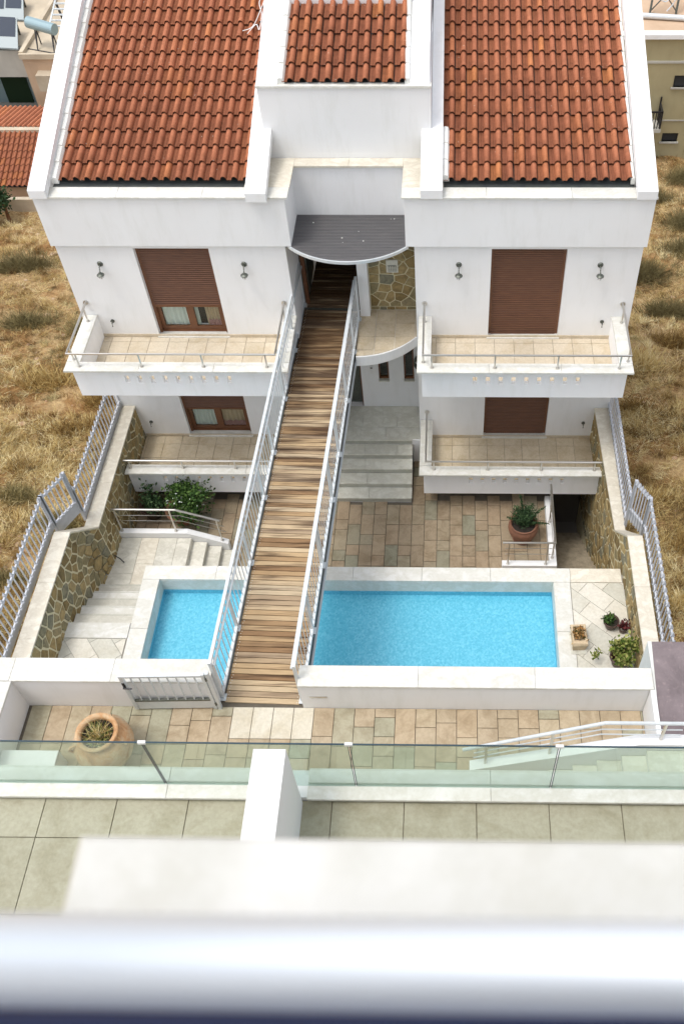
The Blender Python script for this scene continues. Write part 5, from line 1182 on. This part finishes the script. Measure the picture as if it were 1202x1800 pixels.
tone_faces(bt.obj('roof_tiles', 'tile_far', oh, kind='stuff', fix=False), 12)
MB().box(-24, -16.3, 22.5, 22.75, -8.6, -8.13).obj('ridge_beam', 'cream_roof', oh)
MB().add([(-24, 22.75, -8.2), (-16.3, 22.75, -8.2), (-15.3, 24.0, -7.9), (-24, 24.0, -7.9)], [(0, 1, 2, 3)]).obj('upper_roof', 'gutter', oh)
u2 = MB()
for i in range(34):
    x = -24+i*.2155; u2.tube([(x, 22.75, -8.14), (x+.8, 23.9, -7.84)], .07, 6)
tone_faces(u2.obj('upper_roof_tiles', 'tile_upper', oh, kind='stuff', fix=False), 8)
MB().box(-24, -16.2, 18.9, 19.1, -12, -9.15).obj('yard_wall', 'cream_roof', oh)
# sand coloured house with roof terrace
bh = thing('sand_house', 'sand-coloured flat-roofed house with a parapet behind the left roof edge', 'house')
MB().box(-18.85, -11, 25.9, 32, -12, -6.72).obj('wall', 'pink_wall', bh)
MB().box(-18.9, -11, 25.8, 32.2, -6.72, -6.62).obj('roof_slab', 'cream_roof', bh)
b = MB(); b.box(-18.9, -11, 25.8, 25.92, -6.62, -6.50); b.box(-18.9, -18.72, 25.92, 32.2, -6.62, -6.45); b.obj('parapet', 'cream_roof', bh)
MB().box(-18.3, -16.8, 25.4, 25.9, -7.95, -7.25).obj('planter_box', 'cream_roof', bh)
MB().box(-17.75, -17.3, 25.86, 25.9, -10.5, -8.3).obj('window', 'brown', bh)
# solar water heater
sh_ = thing('solar_water_heater', 'pale blue solar water tank on a black stand on the sand house roof', 'water heater', (-17.75, 26.75, -6.62))
b = MB(); b.tube([(-.72, .15, 1.0), (.55, -.35, .9)], .24, 20); b.obj('tank', 'heater', sh_, smooth=False)
b = MB()
for x, yy in ((-.5, .1), (.35, -.3)):
    b.bar((x, yy+.15, 0), (x, yy+.1, .9), .045, .045); b.bar((x, yy-.4, 0), (x, yy, .8), .04, .04); b.bar((x, yy-.4, 0), (x, yy+.2, .8), .03, .03)
b.bar((-.95, -.2, .0), (.7, -.75, .0), .05, .05); b.obj('stand', 'black_metal', sh_)
b = MB()
for k in range(6): b.bar((-.1, .75+k*.33, .55+k*.10), (2.0, .75+k*.33, .55+k*.10), .08, .05)
b.bar((-.1, .6, .5), (-.1, 2.5, 1.05), .06, .06); b.obj('rack', 'galv', sh_)
MB().bar((-.05, 2.4, 0), (-.25, 2.2, 2.3), .08, .08).obj('mast', 'black_metal', sh_)
# pale flat block with dark balcony at the top left edge
wb = thing('pale_block', 'pale weathered block with flat roof and shaded balcony at the top left edge', 'building')
b = MB(); b.box(-30, -19.2, 28.6, 46, -12.5, -7.0); b.obj('wall', 'grey_wall', wb)
b = MB(); b.box(-30, -19.1, 27.1, 46, -7.25, -6.82); b.obj('roof_slab', 'grey_wall', wb)
MB().box(-30, -19.1, 27.22, 45, -6.82, -6.80).obj('roof_screed', 'cream_roof', wb)
MB().box(-30, -19.2, 26.9, 27.1, -8.05, -6.86).obj('roof_beam', 'grey_wall', wb)
MB().box(-30, -19.15, 26.2, 28.6, -10.3, -10.1).obj('balcony_floor', 'grey_wall', wb)
MB().box(-30, -19.3, 28.55, 28.59, -10.1, -7.3).obj('back_wall', 'heater', wb)
MB().box(-21.4, -20.2, 28.48, 28.54, -10.1, -8.0).obj('balcony_door', 'leaf_dark', wb)
for k in range(2): MB().bar((-29, 26.25, -9.15-.4*k), (-19.2, 26.25, -9.15-.4*k), .05, .05).obj('rail_bar', 'black_metal', wb)
b = MB()
for k in range(60): b.bar((-27+k*.13, 26.25, -10.1), (-27+k*.13, 26.25, -9.2), .03, .03)
b.obj('rail_bars', 'black_metal', wb, kind='stuff')
sp_g = 'solar collectors on the pale block roof'
for k, (x, y) in enumerate(((-20.35, 27.5), (-20.9, 30.3))):
    p = thing('solar_collector', ('nearer' if k == 0 else 'farther') + ' tilted solar panel on the pale block roof', 'solar panel', (x, y, -6.8), group=sp_g)
    b = MB(); b.add([(-1.6, -.5, .15), (1.1, -.75, .1), (.8, .9, .75), (-1.6, 1.0, .8)], [(0, 1, 2, 3)]); b.add([(-1.6, -.5, .1), (1.1, -.75, .05), (.8, .9, .7), (-1.6, 1.0, .75)], [(3, 2, 1, 0)]); b.obj('panel', 'galv_dull', p)
    b = MB(); 
    for i in range(3): b.add([(-1.5+i*.82, -.1, .35), (-.75+i*.82, -.15, .34), (-.85+i*.80, .8, .76), (-1.55+i*.80, .85, .78)], [(0, 1, 2, 3)])
    b.obj('panel_cells', 'solar', p); MB().bar((.7, .8, 0), (.7, .8, .7), .08, .08).obj('leg', 'bronze', p)
# leafy bush at the left edge
bu = thing('garden_bush', 'dark green bush rising in front of the old tiled roof', 'bush', (-18.05, 18.0, -9.4))
leaf_cloud('foliage', 2600, .75, .7, .75, .14, 'leaf_dark', (-.45, 0, .8), bu, seed=71, clumps=14)
mb = MB(); mb.tube([(0, 0, -.3), (.05, 0, .9)], [.09, .04], 8); mb.obj('trunk', 'brown', bu)
# beige apartment block on the right
ab = thing('apartment_block', 'beige apartment block with small windows at the top right edge', 'building')
wn = [(9.26, 10.2, -7.05, -6.55), (9.21, 9.95, -9.52, -9.12)]
b = MB(); xs0, xs1 = 6.5, 15.0
b.box(xs0, 9.21, 24, 24.3, -13, -4.98); b.box(10.2, xs1, 24, 24.3, -13, -4.98); b.box(9.21, 10.2, 24, 24.3, -13, -9.52); b.box(9.21, 10.2, 24, 24.3, -9.12, -7.05); b.box(9.21, 10.2, 24, 24.3, -6.55, -4.98)
b.box(9.95, 10.2, 24, 24.3, -9.52, -9.12); b.box(9.21, 9.26, 24, 24.3, -7.05, -6.55); b.box(xs0, xs0+.3, 24.3, 40, -13, -4.98); b.box(xs1-.3, xs1, 24.3, 40, -13, -4.98)
b.obj('wall', 'beige_wall', ab)
for x0, x1, z0, z1 in wn:
    f = MB().box(x0, x1, 24.1, 24.13, z0, z1).obj('window', 'dark_room', ab); MB().box(x0-.05, x1+.05, 23.93, 24.1, z0-.06, z0).obj('sill', 'grey_wall', f); MB().box(x0, x0+.04, 24.02, 24.1, z0, z1).obj('frame', 'beige_wall', f)
MB().box(xs0-.1, xs1, 23.82, 24.2, -4.98, -4.80).obj('cornice', 'plaster', ab); MB().box(xs0, xs1, 23.95, 24, -6.02, -5.93).obj('string_course', 'grey_wall', ab); MB().box(9.0, xs1, 23.97, 24, -8.55, -8.50).obj('string_course', 'grey_wall', ab)
MB().box(10.35, 10.42, 23.94, 24, -13, -8.6).obj('downpipe', 'beige_wall', ab)
MB().box(xs0, xs1, 24.3, 40, -5.3, -5.12).obj('roof_terrace', 'pink_wall', ab)
b = MB(); b.box(6.5, 8.95, 23.2, 24, -8.66, -8.5); b.box(6.5, 8.75, 23.4, 24, -9.0, -8.66); bal = b.obj('balcony', 'grey_wall', ab)
b = MB(); b.bar((6.6, 23.25, -7.75), (8.9, 23.25, -7.75), .06, .06); b.bar((8.9, 23.25, -7.75), (8.9, 23.95, -7.75), .06, .06); b.bar((8.9, 23.25, -8.5), (8.9, 23.25, -7.7), .06, .06); b.bar((8.9, 23.95, -8.5), (8.9, 23.95, -7.45), .06, .06)
for k in range(20): b.bar((6.7+k*.115, 23.25, -8.5), (6.7+k*.115, 23.25, -7.78), .035, .035)
for k in range(5): b.bar((8.9, 23.35+k*.12, -8.5), (8.9, 23.35+k*.12, -7.78), .035, .035)
b.obj('balcony_rail', 'black_metal', bal)
b = MB(); b.box(xs0, xs1, 29.5, 29.8, -5.1, -3.2); b.obj('back_wall', 'cream_roof', ab)
for x in (6.6, 8.3, 10.0): MB().box(x, x+1.35, 29.44, 29.49, -4.9, -3.5).obj('dark_window', 'leaf_dark', ab)
fr_ = thing('antenna_frame', 'tangled grey heater frame standing on the beige block roof', 'frame', (8.9, 26.4, -5.1)); b = MB()
b.bar((-.6, 0, 0), (-.45, .5, 1.9), .08, .08); b.bar((.5, 0, 0), (.65, .5, 1.9), .08, .08); b.bar((-.45, .5, 1.9), (.65, .5, 1.9), .1, .1); b.bar((-.6, 0, .1), (.6, .5, 1.2), .04, .04); b.bar((.5, 0, .1), (-.5, .5, 1.2), .04, .04); b.obj('frame', 'bronze', fr_)
b = MB(); b.tube(curve_pts([(-.3, .4, 1.7), (-.4, .0, .8), (.1, .1, .5), (.2, .4, 1.6), (.4, .1, .6), (.1, .0, .1)], 6), .025, 6); b.obj('hose', 'galv', fr_)
mb = MB(); mb.tube([(-1.6, -.35, .12), (1.2, -.75, .12)], .11, 10); mb.obj('pipe', 'galv', fr_); mb = MB(); mb.tube([(1.2, -.75, .12), (3.0, -1.0, .12)], .11, 10); mb.obj('blue_pipe', 'heater', fr_)
